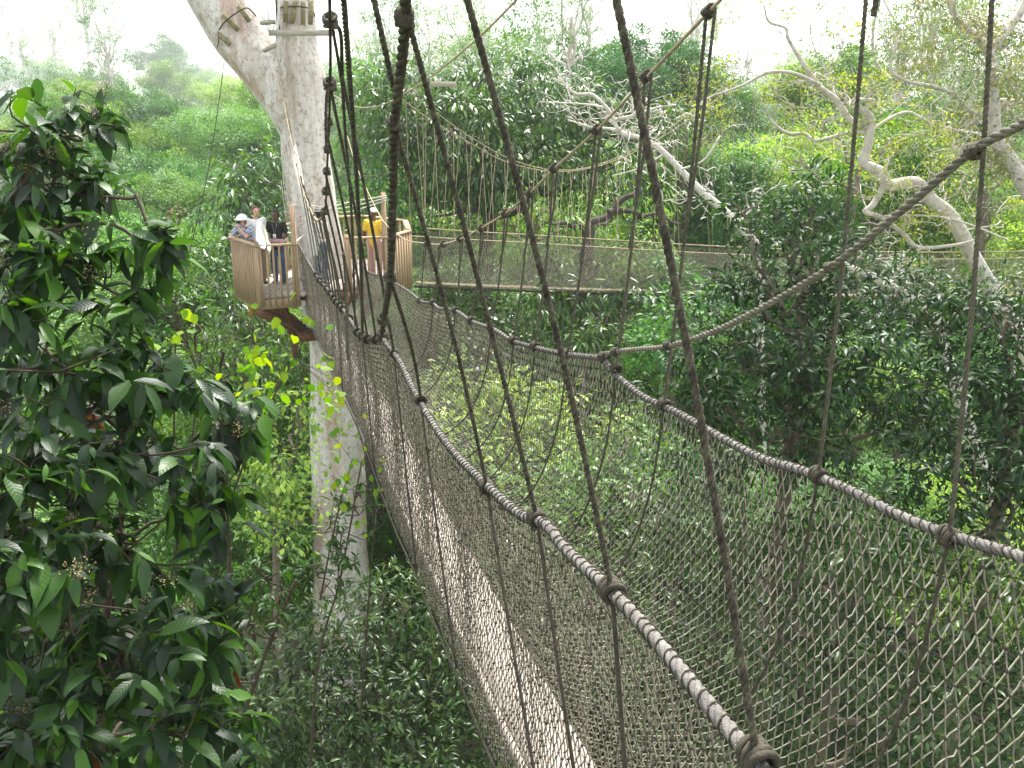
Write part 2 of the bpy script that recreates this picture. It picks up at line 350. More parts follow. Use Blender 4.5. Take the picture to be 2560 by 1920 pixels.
# ------------------------------------------------------------------ near rope walkway
def curveY(pts):
    """pts sorted by Y -> interpolator"""
    p = np.array([tuple(q) for q in pts]); p = p[np.argsort(p[:, 1])]
    sp = spline(p, 6); o = np.argsort(sp[:, 1]); sp = sp[o]
    return lambda y: np.stack([np.interp(y, sp[:, 1], sp[:, 0]), y, np.interp(y, sp[:, 1], sp[:, 2])], -1)
Lpx = [(2010, 2060), (1883, 1897), (1797, 1792), (1708, 1683), (1628, 1586), (1573, 1524), (1511, 1462), (1414, 1372), (1363, 1310), (1297, 1283), (1220, 1215), (1143, 1139), (1087, 1066),
       (1035, 976), (999, 902), (982, 881), (966, 860), (955, 848), (922, 849), (905, 843), (888, 818), (872, 795), (857, 772), (841, 754)]
Lp = [onL(*q) for q in Lpx]+[P(828, 734, 14.9), P(812, 714, 16), P(798, 700, 17.2), P(786, 680, 18.6), P(773, 658, 19.8), P(757, 628, 20.9), P(742, 606, 21.6), P(722, 588, 22)]
Rpx = [(2900, 1520), (2555, 1392), (2369, 1335), (2244, 1286), (2128, 1227), (2046, 1192), (1984, 1169), (1894, 1141), (1778, 1079), (1710, 1040), (1655, 1013), (1600, 986), (1534, 931), (1508, 898),
       (1491, 893), (1414, 885), (1336, 868), (1278, 850), (1235, 823), (1180, 803), (1138, 776), (1099, 771), (1081, 757), (1056, 754), (1023, 729), (985, 706), (955, 691), (935, 686), (914, 675)]
Rp = [onR(*q) for q in Rpx]+[P(907, 660, 22.3), P(899, 630, 22.5)]
Dpx = [(1290, 1990), (1247, 1897), (1208, 1811), (1173, 1722), (1130, 1625), (1083, 1516), (1037, 1403), (995, 1314), (957, 1215), (922, 1120), (894, 1050), (862, 985), (835, 930), (812, 880)]
Dp = [onL(x, y, 1.12-.0035*i) for i, (x, y) in enumerate(Dpx)]+[P(790, 832, 19.3), P(772, 785, 21), P(764, 745, 22.4)]
# carry the lines on below the picture, to the platform the camera stands on
def extend(pts, dy):
    a, b = pts[0], pts[2]; d = (a-b)/abs(a[1]-b[1]); return [a+d*dy]+pts
Lp = extend(Lp, .9); Rp = extend(Rp, .9); Dp = extend(extend(Dp, .8), .9)
Lf, Rf, Df = curveY(Lp), curveY(Rp), curveY(Dp)
wd = Vector((1, .2566, 0)).normalized()
walk = empty('rope_walkway', (0, 2, -3.2), 'long rope-net walkway sloping down from the camera to the wooden platform on the trunk', 'rope bridge')

def net(name, A, B, cell, dv, rad, mats, seg=3, jit=.0022, bulge=.0, pocket=0):
    """diamond netting between curve A (top) and B (bottom), both (n,3) arrays"""
    A = resample(A, cell); n = len(A); B = np.stack([np.interp(np.linspace(0, 1, n), np.linspace(0, 1, len(B)), B[:, i]) for i in range(3)], -1)
    rows = max(4, int(np.median(np.linalg.norm(A-B, axis=1))/dv)); s = np.linspace(0, 1, rows+1)
    side = np.cross(A[-1]-A[0], [0, 0, 1.]); side /= np.linalg.norm(side)
    N = np.zeros((rows+1, n, 3))
    for j, t in enumerate(s):
        off = .5*(j % 2)
        i = np.clip(np.arange(n)+off, 0, n-1); i0 = np.floor(i).astype(int); i1 = np.minimum(i0+1, n-1); f = (i-i0)[:, None]
        a = A[i0]*(1-f)+A[i1]*f; b = B[i0]*(1-f)+B[i1]*f
        q = PK(a, b) if pocket else None
        N[j] = (a*(1-t)**2+2*q*t*(1-t)+b*t*t if pocket else a+(b-a)*t)+side*(bulge*math.sin(math.pi*t)*(1+.35*np.sin(np.arange(n)*.21+2*t)))[:, None]-np.array([0, 0, .05])*math.sin(math.pi*t)
    N[1:-1] += RNG.normal(size=N[1:-1].shape)*jit
    E1, E2 = [], []
    for j in range(rows):
        i = np.arange(n-1)
        if j % 2 == 0:
            E1.append(np.stack([N[j, i], N[j+1, i]], 1)); E2.append(np.stack([N[j, i+1], N[j+1, i]], 1))
        else:
            E1.append(np.stack([N[j, i], N[j+1, i+1]], 1)); E2.append(np.stack([N[j, i], N[j+1, i]], 1))
    out = []
    for E in (E1, E2):
        E = np.concatenate(E); a, b = E[:, 0], E[:, 1]; t = unit(b-a); u = unit(np.cross(t, [.31, .2, .93])); w = np.cross(t, u)
        mid = (a+b)/2+RNG.normal(size=a.shape)*rad*.9-np.array([0, 0, rad*.8])
        th = np.linspace(0, 2*np.pi, seg, endpoint=False); ring = np.cos(th)[None, :, None]*u[:, None]+np.sin(th)[None, :, None]*w[:, None]
        V = np.stack([a[:, None]+rad*ring, mid[:, None]+rad*ring, b[:, None]+rad*ring], 1).reshape(-1, 3)
        o = (np.arange(len(E))*3*seg)[:, None]; F_ = []
        for r in (0, 1):
            for q in range(seg): F_.append(o+np.array([[r*seg+q, r*seg+(q+1) % seg, (r+1)*seg+(q+1) % seg, (r+1)*seg+q]]))
        out.append((V, np.concatenate(F_)))
    return N, out
def PK(a, b):
    q = a*.92+b*.08; q[..., 2] = a[..., 2]+(b[..., 2]-a[..., 2])*1.0; return q
def build_net(name, A, B, cell, dv, rad, parent, m1, m2, knots=True, kr=None, **kw):
    N, out = net(name, A, B, cell, dv, rad, None, **kw)
    V = np.concatenate([out[0][0], out[1][0]]); F1, F2 = out[0][1], out[1][1]+len(out[0][0])
    fcs = [F1, F2]
    if knots:
        c = N[1:-1].reshape(-1, 3); kr = kr or rad*2.1
        oc = np.array([(1, 0, 0), (-1, 0, 0), (0, 1, 0), (0, -1, 0), (0, 0, 1.2), (0, 0, -1.2)])*kr
        KV = (c[:, None]+oc[None]*(1+.3*RNG.normal(size=(len(c), 1, 1)))).reshape(-1, 3)
        T = np.array([(0, 2, 4), (2, 1, 4), (1, 3, 4), (3, 0, 4), (2, 0, 5), (1, 2, 5), (3, 1, 5), (0, 3, 5)])
        KT = (T[None]+(np.arange(len(c))*6)[:, None, None]).reshape(-1, 3)+len(V)
        V = np.concatenate([V, KV]); fcs.append(KT)
    o = mesh_np(name, V, fcs, m1, parent)
    o.data.materials.append(m2); o.data.materials.append(M['knot'])
    mi = np.concatenate([np.zeros(len(F1)), np.ones(len(F2)), np.full(len(fcs[2]) if knots else 0, 2)]).astype(np.int32)
    if len(mi) == len(o.data.polygons): o.data.polygons.foreach_set('material_index', mi)
    return o
yl = np.linspace(1.35, 22, 500)
A_ = Lf(yl); B_ = Df(np.clip(yl+.25, 1.8, 22.3)); B_[:, 2] -= .05
build_net('side_net', A_, B_, .050, .040, .0033, walk, M['net_mid'], M['net_dark'], bulge=.05)  # left net: darker strand colours paint in its shaded side
yr = np.linspace(2.4, 22.3, 500)
A_ = Rf(yr); B_ = Df(np.clip(yr-.15, 1.8, 22.3))+np.array(wd)*.49; B_[:, 2] -= .05
build_net('side_net', A_, B_, .073, .040, .0036, walk, M['net_light'], M['net_dark'], bulge=.03, pocket=1)

# deck: planks laid end to end over a ladder frame
yd = np.linspace(2.0, 22.3, 60); dk = Df(yd); w3 = np.array(wd)
def strip(name, off0, off1, z0, z1, mat):
    a = dk+w3*off0; b = dk+w3*off1; V = []
    for i in range(len(dk)): V += [a[i]+[0, 0, z1], b[i]+[0, 0, z1], b[i]+[0, 0, z0], a[i]+[0, 0, z0]]
    Q = []
    for i in range(len(dk)-1):
        for j in range(4): Q.append((4*i+j, 4*i+(j+1) % 4, 4*i+4+(j+1) % 4, 4*i+4+j))
    Q += [(0, 1, 2, 3), (4*len(dk)-1, 4*len(dk)-2, 4*len(dk)-3, 4*len(dk)-4)]
    return mesh_np(name, V, [np.array(Q)], mat, walk)
strip('plank', .125, .42, .0, .035, M['plank'])
strip('side_rail', .08, .115, -.04, .03, M['plank']); strip('side_rail', .43, .465, -.04, .03, M['plank'])
mb = MB()
for i in range(0, 60):
    c = dk[i]+w3*.26; mb = MB(); mb.tube([c-w3*.22-[0, 0, .03], c+w3*.22-[0, 0, .03]], .016, 6); mb.build('rung', M['rope_grey'], walk)

def rim(fn, y0, y1, name):
    pts = resample(fn(np.linspace(y0, y1, 500)), .02)
    near = pts[pts[:, 1] < 9]; far = pts[pts[:, 1] >= 8.95]
    mb = MB(); mb.twist(near, .021, 4, .16, 7, .018); mb.tube(far, .021, 8)
    o = mb.build(name, M['rope_grey'], walk)
    # binding cord wound round it
    c = MB(); L = np.concatenate([[0], np.cumsum(np.linalg.norm(np.diff(pts, axis=0), axis=1))])
    k = 0.02; path = []
    while k < L[-1]:
        i = int(np.searchsorted(L, k)); i = min(i, len(pts)-2)
        t = pts[i+1]-pts[i]; t /= np.linalg.norm(t); u = np.cross(t, [0, 0, 1.]); u /= np.linalg.norm(u); w = np.cross(t, u)
        th = np.linspace(0, 2*np.pi, 11); sl_ = .012
        ring = [pts[i]+.0235*(math.cos(a)*u+math.sin(a)*w)+t*sl_*math.cos(a+k) for a in th]
        path += ring
        k += (.055 if pts[i][1] < 10 else .11)*(.85+.3*random.random())
    c.tube(path, .0032, 4, True); b = c.build('binding_cord', M['knot'], o)
    return o
rimL = rim(Lf, 1.3, 22.0, 'rim_rope'); rimR = rim(Rf, 2.4, 22.4, 'rim_rope')
def knotmesh(mb, c, r, axis=(0, 1, 0)):
    """a lashed knot: three crossing loops round the rope plus a lump"""
    c = np.array(tuple(c)); t = unit(np.array(axis, float)); u = unit(np.cross(t, [.1, .2, 1.])); w = np.cross(t, u)
    for q in range(4):
        th = np.linspace(0, 2*np.pi, 13); sh = (q-1.5)*r*.5
        mb.tube([c+t*(sh+r*.35*math.sin(a+q))+r*(math.cos(a)*u+math.sin(a)*w) for a in th], r*.32, 6, False)
    mb.ball(c-w*r*.5, r*.75, 8); mb.ball(c+u*r*.6+t*r*.3, r*.5, 8)
def rope(name, pts, R, mat, parent, twisted=True, sag=0, pitch=None):
    mb = MB(); pts = [tuple(p) for p in pts]
    if len(pts) > 2: pts = spline(pts, 8)
    elif sag:
        a, b = np.array(pts[0]), np.array(pts[1]); s = np.linspace(0, 1, 10)[:, None]
        pts = a+(b-a)*s+np.array([sag, 0, 0])*np.sin(s*np.pi)
    if twisted: mb.twist(pts, R, 3, pitch or R*7, 6)
    else: mb.tube(resample(pts, .1), R, 7)
    return mb.build(name, mat, parent)
# main cables
LC = [P(1020, -160, 2.7), P(1014, -30, 3.05), P(1012, 60, 3.2), P(1001, 180, 3.4), P(986, 312, 3.65), P(982, 480, 4.05), P(975, 690, 4.7), P(960, 795, 6.1), onL(955, 838)+Vector((0, 0, .02))]
cab = rope('main_cable', LC, .018, M['rope_dark'], walk, True, pitch=.13)
kb = MB(); kb.ball(P(1010, 42, 3.17), .032, 10, (1, 1, 1.15)); knotmesh(kb, P(1011, 48, 3.18), .024, (0, .3, -1)); kb.build('cable_knot', M['rope_dark'], cab)
kb = MB(); knotmesh(kb, P(986, 312, 3.65), .021, (0, .3, -1)); kb.build('cable_knot', M['rope_dark'], cab)
kb = MB(); knotmesh(kb, P(975, 692, 4.7), .024, (0, .3, -1)); kb.build('cable_knot', M['rope_dark'], cab)
kb = MB(); knotmesh(kb, P(958, 800, 6.1), .03, (0, .3, -1)); kb.build('cable_knot', M['rope_dark'], cab); kb = MB(); knotmesh(kb, onL(957, 838), .04, (0, .3, -1)); kb.build('cable_knot', M['rope_dark'], cab)
RC = [P(2760, 190, 3.05)]+[onR(*q) for q in ((2560, 308), (2430, 378), (2250, 530), (2075, 668), (1900, 772), (1780, 830), (1670, 865), (1600, 872), (1530, 880), (1511, 893))]
cab = rope('main_cable', RC, .0175, M['rope_beige'], walk, True, pitch=.15)
for q, r in (((2437, 378), .026), ((2075, 668), .02), ((1670, 865), .024), ((1540, 880), .028), ((1511, 893), .036)):
    kb = MB(); knotmesh(kb, onR(*q), r, (.5, -1, .3)); kb.build('cable_knot', M['rope_mid'] if q[0] > 2000 else M['knot'], cab)
# long safety cables to the far platform
SR = [P(1900, -120, 5.2)]+[onR(*q) for q in ((1805, -5), (1770, 32), (1615, 195), (1492, 325), (1385, 422), (1325, 482), (1265, 532), (1200, 572), (1150, 598), (1100, 611), (1060, 608))]+\
     [P(1017, 601, 15.8), P(985, 578, 17), P(955, 548, 18.5), P(915, 470, 20.5), P(889, 410, 22), P(868, 340, 23.4)]
sc_ = rope('safety_cable', SR, .011, M['rope_tan'], walk, False)
def LU(px, py, Y): return P(px, py, Y)
SLp = [P(822, -120, 5.0), P(824, 0, 5.5), P(825, 55, 6.0), P(826, 140, 6.5), P(825, 215, 7.0), P(823, 300, 7.7), P(820, 370, 8.3), P(817, 440, 9.2), P(815, 500, 10.2), P(809, 538, 11.5),
       P(797, 552, 13), P(788, 546, 14.5), P(775, 520, 16), P(757, 474, 18), P(740, 405, 19.8), P(722, 322, 21.2), P(707, 245, 22.3), P(692, 175, 23.3)]
sl2 = rope('safety_cable', SLp[:11], .010, M['rope_dark'], walk, False); sl3 = rope('safety_cable', SLp[10:], .012, M['rope_tan'], walk, False)
for q, Y, r in (((826, 55), 6.0, .045), ((825, 213), 7.0, .045), ((822, 305), 7.7, .03), ((820, 375), 8.3, .035), ((817, 430), 9.1, .035), ((815, 480), 9.9, .04), ((811, 530), 11.2, .04)):
    kb = MB(); knotmesh(kb, P(*q, Y), r*.8, (0, .4, -1)); kb.build('cable_knot', M['rope_dark'], sl2)
for q in ((1772, 30), (1614, 192), (1491, 325), (1385, 421), (1325, 483), (1263, 534), (1203, 571), (1150, 597), (1108, 611), (1068, 609)):
    c = onR(*q); kb = MB(); knotmesh(kb, c, .03 if q[0] > 1450 else .032, (.6, -1, .6)); kb.build('cable_knot', M['knot'], sc_)
# rope coils on the far half of the left safety cable
for i in range(14):
    kb = MB()
    f = i/13; p = SLp[10+int(f*6.99)].lerp(SLp[min(17, 11+int(f*6.99))], (f*6.99) % 1)
    kb.tube([p+Vector((.0, 0, .02)), p+Vector((.05, .02, -.06)), p+Vector((.06, .05, -.22)), p+Vector((.02, .02, -.3))], .008, 5); kb.build('hook_cord', M['rope_tan'], sl3)
# hangers: (rim pixel, top point, radius, material)
def hanger(a, b, r, mat, kn=.03, strap=None, lean=(0, 1, 0)):
    o = rope('hanger_rope', [a, b], r*.93, mat, walk, True, sag=.01+.015*random.random())
    kb = MB(); knotmesh(kb, a, kn, lean); kb.build('knot', M['knot'] if kn > .024 else mat, o)
    return o
dkm = M['rope_dark']; LD = (-.25, 1, -.1); RD = (-.3, 1, -.05)
hanger(onL(1893, 1897), P(1533, -40, 2.24), .0105, dkm, .034, lean=LD)
hanger(onL(1530, 1478), P(1157, -40, 2.72), .0105, dkm, .034, lean=LD)
hanger(onL(1342, 1296), P(1023, 60, 3.2), .0105, dkm, .032, lean=LD)
hanger(onL(1217, 1218), P(988, 320, 3.68), .0105, dkm, .032, lean=LD)
rope('hanger_rope', [P(926, -40, 3.3), P(985, 225, 3.5)], .010, dkm, walk)
hanger(onL(1052, 1000), P(976, 700, 4.72), .0115, dkm, .034, lean=LD)
hanger(onL(985, 884), P(855, 190, 6.6), .013, dkm, .032, lean=LD)
hanger(onL(906, 838), P(856, -40, 5.4), .018, dkm, .045, lean=LD)
hanger(onL(940, 848), P(826, 220, 7.0), .013, dkm, .04, lean=LD)
hanger(onL(919, 847), P(818, 340, 8.0), .013, dkm, .045, lean=LD)
hanger(onL(895, 830), P(815, 440, 9.2), .013, dkm, .045, lean=LD)
hanger(onL(872, 795), P(813, 500, 10.2), .014, dkm, .045, lean=LD)
for (x, y, Y) in ((857, 772, None), (849, 762, None), (841, 754, None), (834, 744, 14.3), (826, 732, 15), (817, 720, 15.7), (808, 709, 16.5), (799, 700, 17.2), (790, 687, 18.1)):
    a = onL(x, y) if Y is None else P(x, y, Y)
    t = Vector(SLp[10]).lerp(Vector(SLp[8]), random.random()) if y > 735 else Vector(SLp[11]).lerp(Vector(SLp[14]), (735-y)/50)
    hanger(a, t, .014, M['rope_mid'], .045, lean=LD)
rope('hanger_rope', [P(832, 75, 6.05), P(845, 150, 6.4), P(856, 220, 6.8)], .010, dkm, walk); rope('hanger_rope', [P(836, 58, 6.0), P(852, 90, 6.1), P(856, 200, 6.7), P(863, 330, 7.6), P(880, 560, 9.2), onL(888, 818)], .012, dkm, walk)
rope('rope_tail', [P(858, 635, 7.9), P(862, 665, 8.0), P(866, 740, 8.0), P(870, 900, 7.9)], .014, M['rope_mid'], walk)
rope('rope_tail', [P(826, 215, 7.0), P(818, 235, 6.95), P(815, 300, 6.9), P(817, 380, 6.9)], .012, dkm, walk)
# right side
mid = M['rope_mid']
hanger(onR(2373, 1343), onR(2482, -40), .0105, mid, .034, lean=RD)
hanger(onR(2046, 1190), onR(2168, -40), .0105, mid, .034, lean=RD)
rope('rope_tail', [onR(2190, -40)+Vector((0, -.05, 0)), onR(2172, 42)+Vector((0, -.05, 0))], .013, mid, walk)
for (rx, ry), (tx, ty), tail in (((1660, 1012), (1765, 40), 250), ((1540, 922), (1612, 195), 0), ((1418, 885), (1489, 330), 0), ((1338, 867), (1383, 425), 0), ((1284, 852), (1324, 486), 0), ((1228, 820), (1262, 538), 0),
                                 ((1178, 801), (1202, 575), 0), ((1139, 776), (1150, 602), 0), ((1083, 757), (1096, 615), 0), ((1050, 752), (1060, 612), 0)):
    a, b = onR(rx, ry), onR(tx, ty)
    big = tx > 1450
    hanger(a, b, .012 if big else .011, mid, .034 if big else .04, lean=RD)
    m_ = a.lerp(b, .45 if big else .6)
    c = b+Vector((.03, -.10, .03)); rope('rope_tail', [c, c.lerp(m_, .5)+Vector((.02, 0, 0)), m_+Vector((.005, -.04, 0))], .010, mid, walk)
# straps from the rims down to the deck
def strap(a, yd_, off, r=.008):
    b = Vector(Df(np.array([yd_]))[0])+wd*off; b.z -= .04
    if off > .2:
        q = Vector(PK(np.array(a), np.array(b))); rope('net_strap', [a*(1-t)**2+2*q*t*(1-t)+b*t*t for t in np.linspace(0, 1, 7)], r, M['knot'], walk, False); return
    rope('net_strap', [a, a.lerp(b, .5)+Vector((.0, 0, -.04)), b], r, M['knot'], walk, False)
for q, dy in (((1893, 1897), -.15), ((1530, 1478), -.6), ((1342, 1296), -.9), ((1217, 1218), -1.1), ((1052, 1000), -1.0), ((985, 884), -.8), ((906, 838), -.6), ((841, 754), -.4)):
    a = onL(*q); strap(a, max(1.85, a.y+dy), -.01)
for q in ((2373, 1343), (2046, 1192), (1660, 1014), (1540, 930), (1418, 886), (1338, 868), (1284, 852), (1228, 822), (1139, 776), (1083, 757)):
    a = onR(*q); strap(a, a.y-.15, .49)
# edge cord along the foot of the left net
rope('foot_cord', Df(np.linspace(1.9, 22, 80))-w3*.02-np.array([0, 0, .06]), .009, M['knot'], walk, False)

# guard cable from the big trunk up to the right
gc = rope('guy_cable', [P(820, 230, 23.3), P(881, 264, 21.6), P(928, 268, 19.8), P(978, 253, 17.6), P(1068, 198, 14.6), P(1184, 105, 11.8), P(1293, -2, 9.8), P(1420, -140, 8)], .012, M['rope_tan'], None, False)
tag(gc, 'thin tan cable rising from the big trunk across the leafy crown to the upper right', 'cable')
gw = rope('guy_wire', [P(557, 150, 22.5), P(556, 190, 22), P(520, 430, 20.5), P(470, 645, 19.5), P(430, 790, 19)], .010, M['knot'], None, False)
tag(gw, 'thin dark wire hanging from the left limb of the big trunk', 'wire')

# ------------------------------------------------------------------ platform round the trunk
FZ, RZ = -4.35, -3.22
plat = empty('tree_platform', (-4.6, 24, FZ), 'slatted brown wooden viewing platform built round the big pale trunk', 'platform')
A0, B0, C0, D0, E0, F0 = [Vector(q+(0,)) for q in ((-6.25, 22.4), (-5.43, 21.2), (-4.68, 21.45), (-3.7, 22.35), (-2.78, 22.5), (-2.42, 23.55))]
back = [Vector(q+(0,)) for q in ((-2.7, 25.4), (-3.9, 26.4), (-5.15, 26.0))]
ring = [A0, B0, C0, D0, E0, F0]+back
def zz(v, z): return Vector((v.x, v.y, z))
def floor_plate(name, poly, z0, z1, mat, parent):
    n = len(poly); V = [zz(p, z1) for p in poly]+[zz(p, z0) for p in poly]
    me = bpy.data.meshes.new(name); off = wloc(parent)
    me.from_pydata([tuple(v-off) for v in V], [], [list(range(n)), list(range(2*n-1, n-1, -1))]+[[(i+1) % n, i, n+i, n+(i+1) % n] for i in range(n)])
    me.materials.append(mat); o = bpy.data.objects.new(name, me); COL.objects.link(o); o.parent = parent; return o
inner = []
cen = Vector((-4.5, 24, 0))
# deck boards, cut out round the trunk
mb = MB(); xs = np.arange(-6.5, -2.4, .145)
def inside_span(x):
    ys = []
    for i in range(len(ring)):
        a, b = ring[i], ring[(i+1) % len(ring)]
        if (a.x-x)*(b.x-x) < 0: ys.append(a.y+(b.y-a.y)*(x-a.x)/(b.x-a.x))
    return (min(ys), max(ys)) if len(ys) > 1 else None
for x in xs:
    sp_ = inside_span(x)
    if not sp_: continue
    y0, y1 = sp_[0]+.03, sp_[1]-.03; dx = x+4.5; segs = [(y0, y1)]
    if abs(dx) < .72:
        h = math.sqrt(.72**2-dx*dx); segs = [(y0, 24-h), (24+h, y1)]
    for s0, s1 in segs:
        if s1-s0 > .05: mb.box((x, (s0+s1)/2, FZ-.02), (.066, 0, 0), (0, (s1-s0)/2, 0), (0, 0, .02))
mb.build('deck_boards', M['plank'], plat)
def rail_side(a, b, n, gap_lo=-.20, w=.042, fan=0.0):
    d = (b-a).normalized(); nrm = Vector((d.y, -d.x, 0)); L = (b-a).length
    t = MB(); t.beam(zz(a, RZ)-d*.03, zz(b, RZ)+d*.03, .13, .04); t.build('hand_rail', M['wood'], plat)
    t = MB(); t.beam(zz(a, FZ-.145), zz(b, FZ-.145), .05, .2); t.build('fascia', M['wood'], plat)
    for i in range(n):
        f = (i+.5)/n; p = a.lerp(b, f); o = nrm*(.045)
        s = MB(); s.beam(zz(p+o+nrm*fan, RZ-.022), zz(p+o+d*(f-.5)*fan, FZ+gap_lo), w, .03, nrm); s.build('baluster', M['wood'], plat)
rail_side(A0, B0, 13); rail_side(B0, C0, 6); rail_side(D0, E0, 7); rail_side(E0, F0, 8, -.24, .07, -.02)
rail_side(F0, back[0], 10); rail_side(back[0], back[1], 9); rail_side(back[1], back[2], 9); rail_side(back[2], A0, 16)
for p, h in ((C0, 1.95), (E0+Vector((-.1, .1, 0)), 2.1), (A0, 1.1), (B0, 1.1), (F0, 1.1), (D0, 1.2), (back[2], 1.1)):
    s = MB(); s.box(zz(p, FZ+h/2-.1), (.05, 0, 0), (0, .05, 0), (0, 0, h/2+.1)); s.build('post', M['wood'], plat)
# ropes lashed between the tall posts
tl = MB()
for k in range(3):
    tl.tube(spline([zz(C0, FZ+1.9+.03*k), zz(C0.lerp(D0, .5), FZ+1.78+.05*k), zz(D0, FZ+1.9-.1*k), zz(E0, FZ+2.05-.05*k)], 6), .014, 6)
tl.tube(spline([zz(C0, FZ+1.15), zz(cen+Vector((-.3, -.7, 0)), FZ+1.1)], 4), .02, 6)
tl.build('lashing_rope', M['rope_white'], plat)
# braces below
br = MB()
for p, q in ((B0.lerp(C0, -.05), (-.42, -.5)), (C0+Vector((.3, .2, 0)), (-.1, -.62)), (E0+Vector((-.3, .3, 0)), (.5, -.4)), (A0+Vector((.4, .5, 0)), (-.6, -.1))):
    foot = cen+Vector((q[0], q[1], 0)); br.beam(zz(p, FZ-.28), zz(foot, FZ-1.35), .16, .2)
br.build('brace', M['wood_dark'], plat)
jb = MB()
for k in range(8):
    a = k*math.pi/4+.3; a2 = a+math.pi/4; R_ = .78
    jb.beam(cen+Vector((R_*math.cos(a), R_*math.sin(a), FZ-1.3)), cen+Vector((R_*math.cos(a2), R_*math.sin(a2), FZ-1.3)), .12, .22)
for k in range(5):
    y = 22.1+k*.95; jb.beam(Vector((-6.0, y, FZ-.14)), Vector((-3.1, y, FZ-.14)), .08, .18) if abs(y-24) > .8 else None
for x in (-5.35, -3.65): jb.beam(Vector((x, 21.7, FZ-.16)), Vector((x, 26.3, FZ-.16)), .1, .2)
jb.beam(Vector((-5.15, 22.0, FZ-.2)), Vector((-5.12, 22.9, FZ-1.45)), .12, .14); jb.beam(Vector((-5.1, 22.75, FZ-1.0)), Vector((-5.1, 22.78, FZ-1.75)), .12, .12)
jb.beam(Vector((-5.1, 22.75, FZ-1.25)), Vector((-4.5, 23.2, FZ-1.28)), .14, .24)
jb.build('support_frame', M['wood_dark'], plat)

# ------------------------------------------------------------------ the big trunk
bigt = empty('giant_tree', (-4.5, 24, ground_z(-4.5, 24)), 'giant pale mottled trunk that forks above the wooden platform', 'tree')
TY = 24
def stem(pp, name, mat, parent, seg=28, extra=None):
    ctr = np.array([[*P(x, y, TY)] for x, y, w in pp]); r = np.array([w/2*(CP*TY-P(x, y, TY).z*SP)/F for x, y, w in pp])
    if extra: ctr = np.concatenate([extra[0], ctr]); r = np.concatenate([extra[1], r])
    cs = spline(np.concatenate([ctr, r[:, None]], 1), 8); mb = MB(); n = len(cs)
    mb.tube(cs[:, :3], cs[:, 3], seg)
    V = mb.V[0]; c = np.repeat(cs[:, :3], seg, 0); k = n*seg
    dd = V[:k]-c; ang = np.arctan2(dd[:, 1], dd[:, 0]); zc = V[:k, 2]
    V[:k] = c+dd*(1+.05*np.sin(ang*3+zc*.9)+.03*np.sin(ang*5-zc*2.1)+.02*np.sin(zc*5+ang))[:, None]
    return mb.build(name, mat, parent)
gz = ground_z(-4.5, 24)
stem([(851, 1500, 138), (850, 1300, 132), (845, 1100, 132), (838, 900, 130), (815, 740, 126), (795, 600, 120), (776, 450, 118), (764, 350, 120), (756, 270, 124), (748, 200, 124), (743, 130, 108), (739, 60, 98), (736, -10, 94), (738, -160, 90), (760, -420, 70)],
     'trunk', M['bark_white'], bigt, extra=(np.array([[-4.4, 24, gz-1], [-4.45, 24, gz+2.5], [-4.5, 24, gz+7]]), np.array([1.9, 1.15, .8])))
limb = stem([(772, 410, 60), (748, 330, 95), (722, 262, 118), (688, 205, 128), (645, 152, 130), (600, 98, 130), (566, 48, 130), (535, -5, 128), (500, -90, 124), (440, -250, 110)], 'limb', M['bark_white'], bigt)
# crown of the giant tree, far above
cen_, out_ = lobes_points([(-6, 26, 14, 6, 6, 3), (0, 24, 15, 6, 6, 3), (-12, 24, 13, 6, 6, 3)], 1.6)
pos, d_, n_, s_ = clump_leaves(cen_, out_, 14, .7, .3); leaves('crown', pos, d_, n_, s_, 'simple', L_['mid'], bigt)
lb = MB(); limbs(lb, P(760, -420, TY), [np.array([-6, 26, 13.5]), np.array([0, 24, 14.5])], .5, .2); limbs(lb, P(440, -250, TY), [np.array([-12, 24, 12.]), np.array([-9, 26, 13.])], .7, .2); lb.build('branches', M['bark_white'], bigt)
# pads and wire collars
def pads(name, items, Yp, label):
    root = empty(name, P(items[0][0], items[0][1], Yp), label, 'wooden pads')
    for x0, y0, x1, y1 in items:
        m = MB(); a, b = P(x0, y0, Yp+((x0-738)/60)**2*.0), P(x1, y1, Yp); m.beam(a, b, .10, .045, (0, 1, 0)); m.build('pad', M['wood_moss'], root)
    return root
lp = pads('cable_collar', [(558, 36, 596, 76), (596, 16, 624, 54), (545, 84, 575, 112)], 23.33, 'mossy wooden pads held by a dark wire on the left limb')
m = MB(); m.tube(spline([P(532, 96, 23.75), P(545, 78, 23.45), P(562, 55, 23.28), P(590, 33, 23.22), P(618, 20, 23.35), P(640, 40, 23.7)], 6), .016, 6); m.tube(spline([P(546, 78, 23.4), P(546, 105, 23.4), P(544, 118, 23.5)], 4), .012, 6); m.build('wire', M['knot'], lp)
rp = pads('cable_collar', [(715, 2, 714, 56), (738, 4, 729, 60), (758, 4, 757, 62), (777, 2, 776, 62)], 23.44, 'mossy wooden pads strapped round the right stem above the fork')
m = MB(); m.tube(spline([P(690, 30, 23.9), P(700, 20, 23.55), P(740, 16, 23.4), P(775, 22, 23.5), P(788, 40, 23.9)], 6), .016, 6); m.tube(spline([P(690, -30, 23.7), P(692, 40, 23.5), P(700, 75, 23.4)], 4), .02, 6); m.build('wire', M['knot'], rp)
m = MB(); m.beam(P(672, 82, 23.2), P(838, 82, 23.0), .05, .13, (0, 0, 1)); tag(m.build('cross_beam', M['wood_grey'], None), 'pale horizontal timber across the trunk fork', 'beam')
m = MB(); m.beam(P(660, 128, 23.2), P(690, 112, 23.15), .1, .07); tag(m.build('wooden_block', M['wood_grey'], None), 'short tilted wooden block wedged in the trunk fork', 'block')
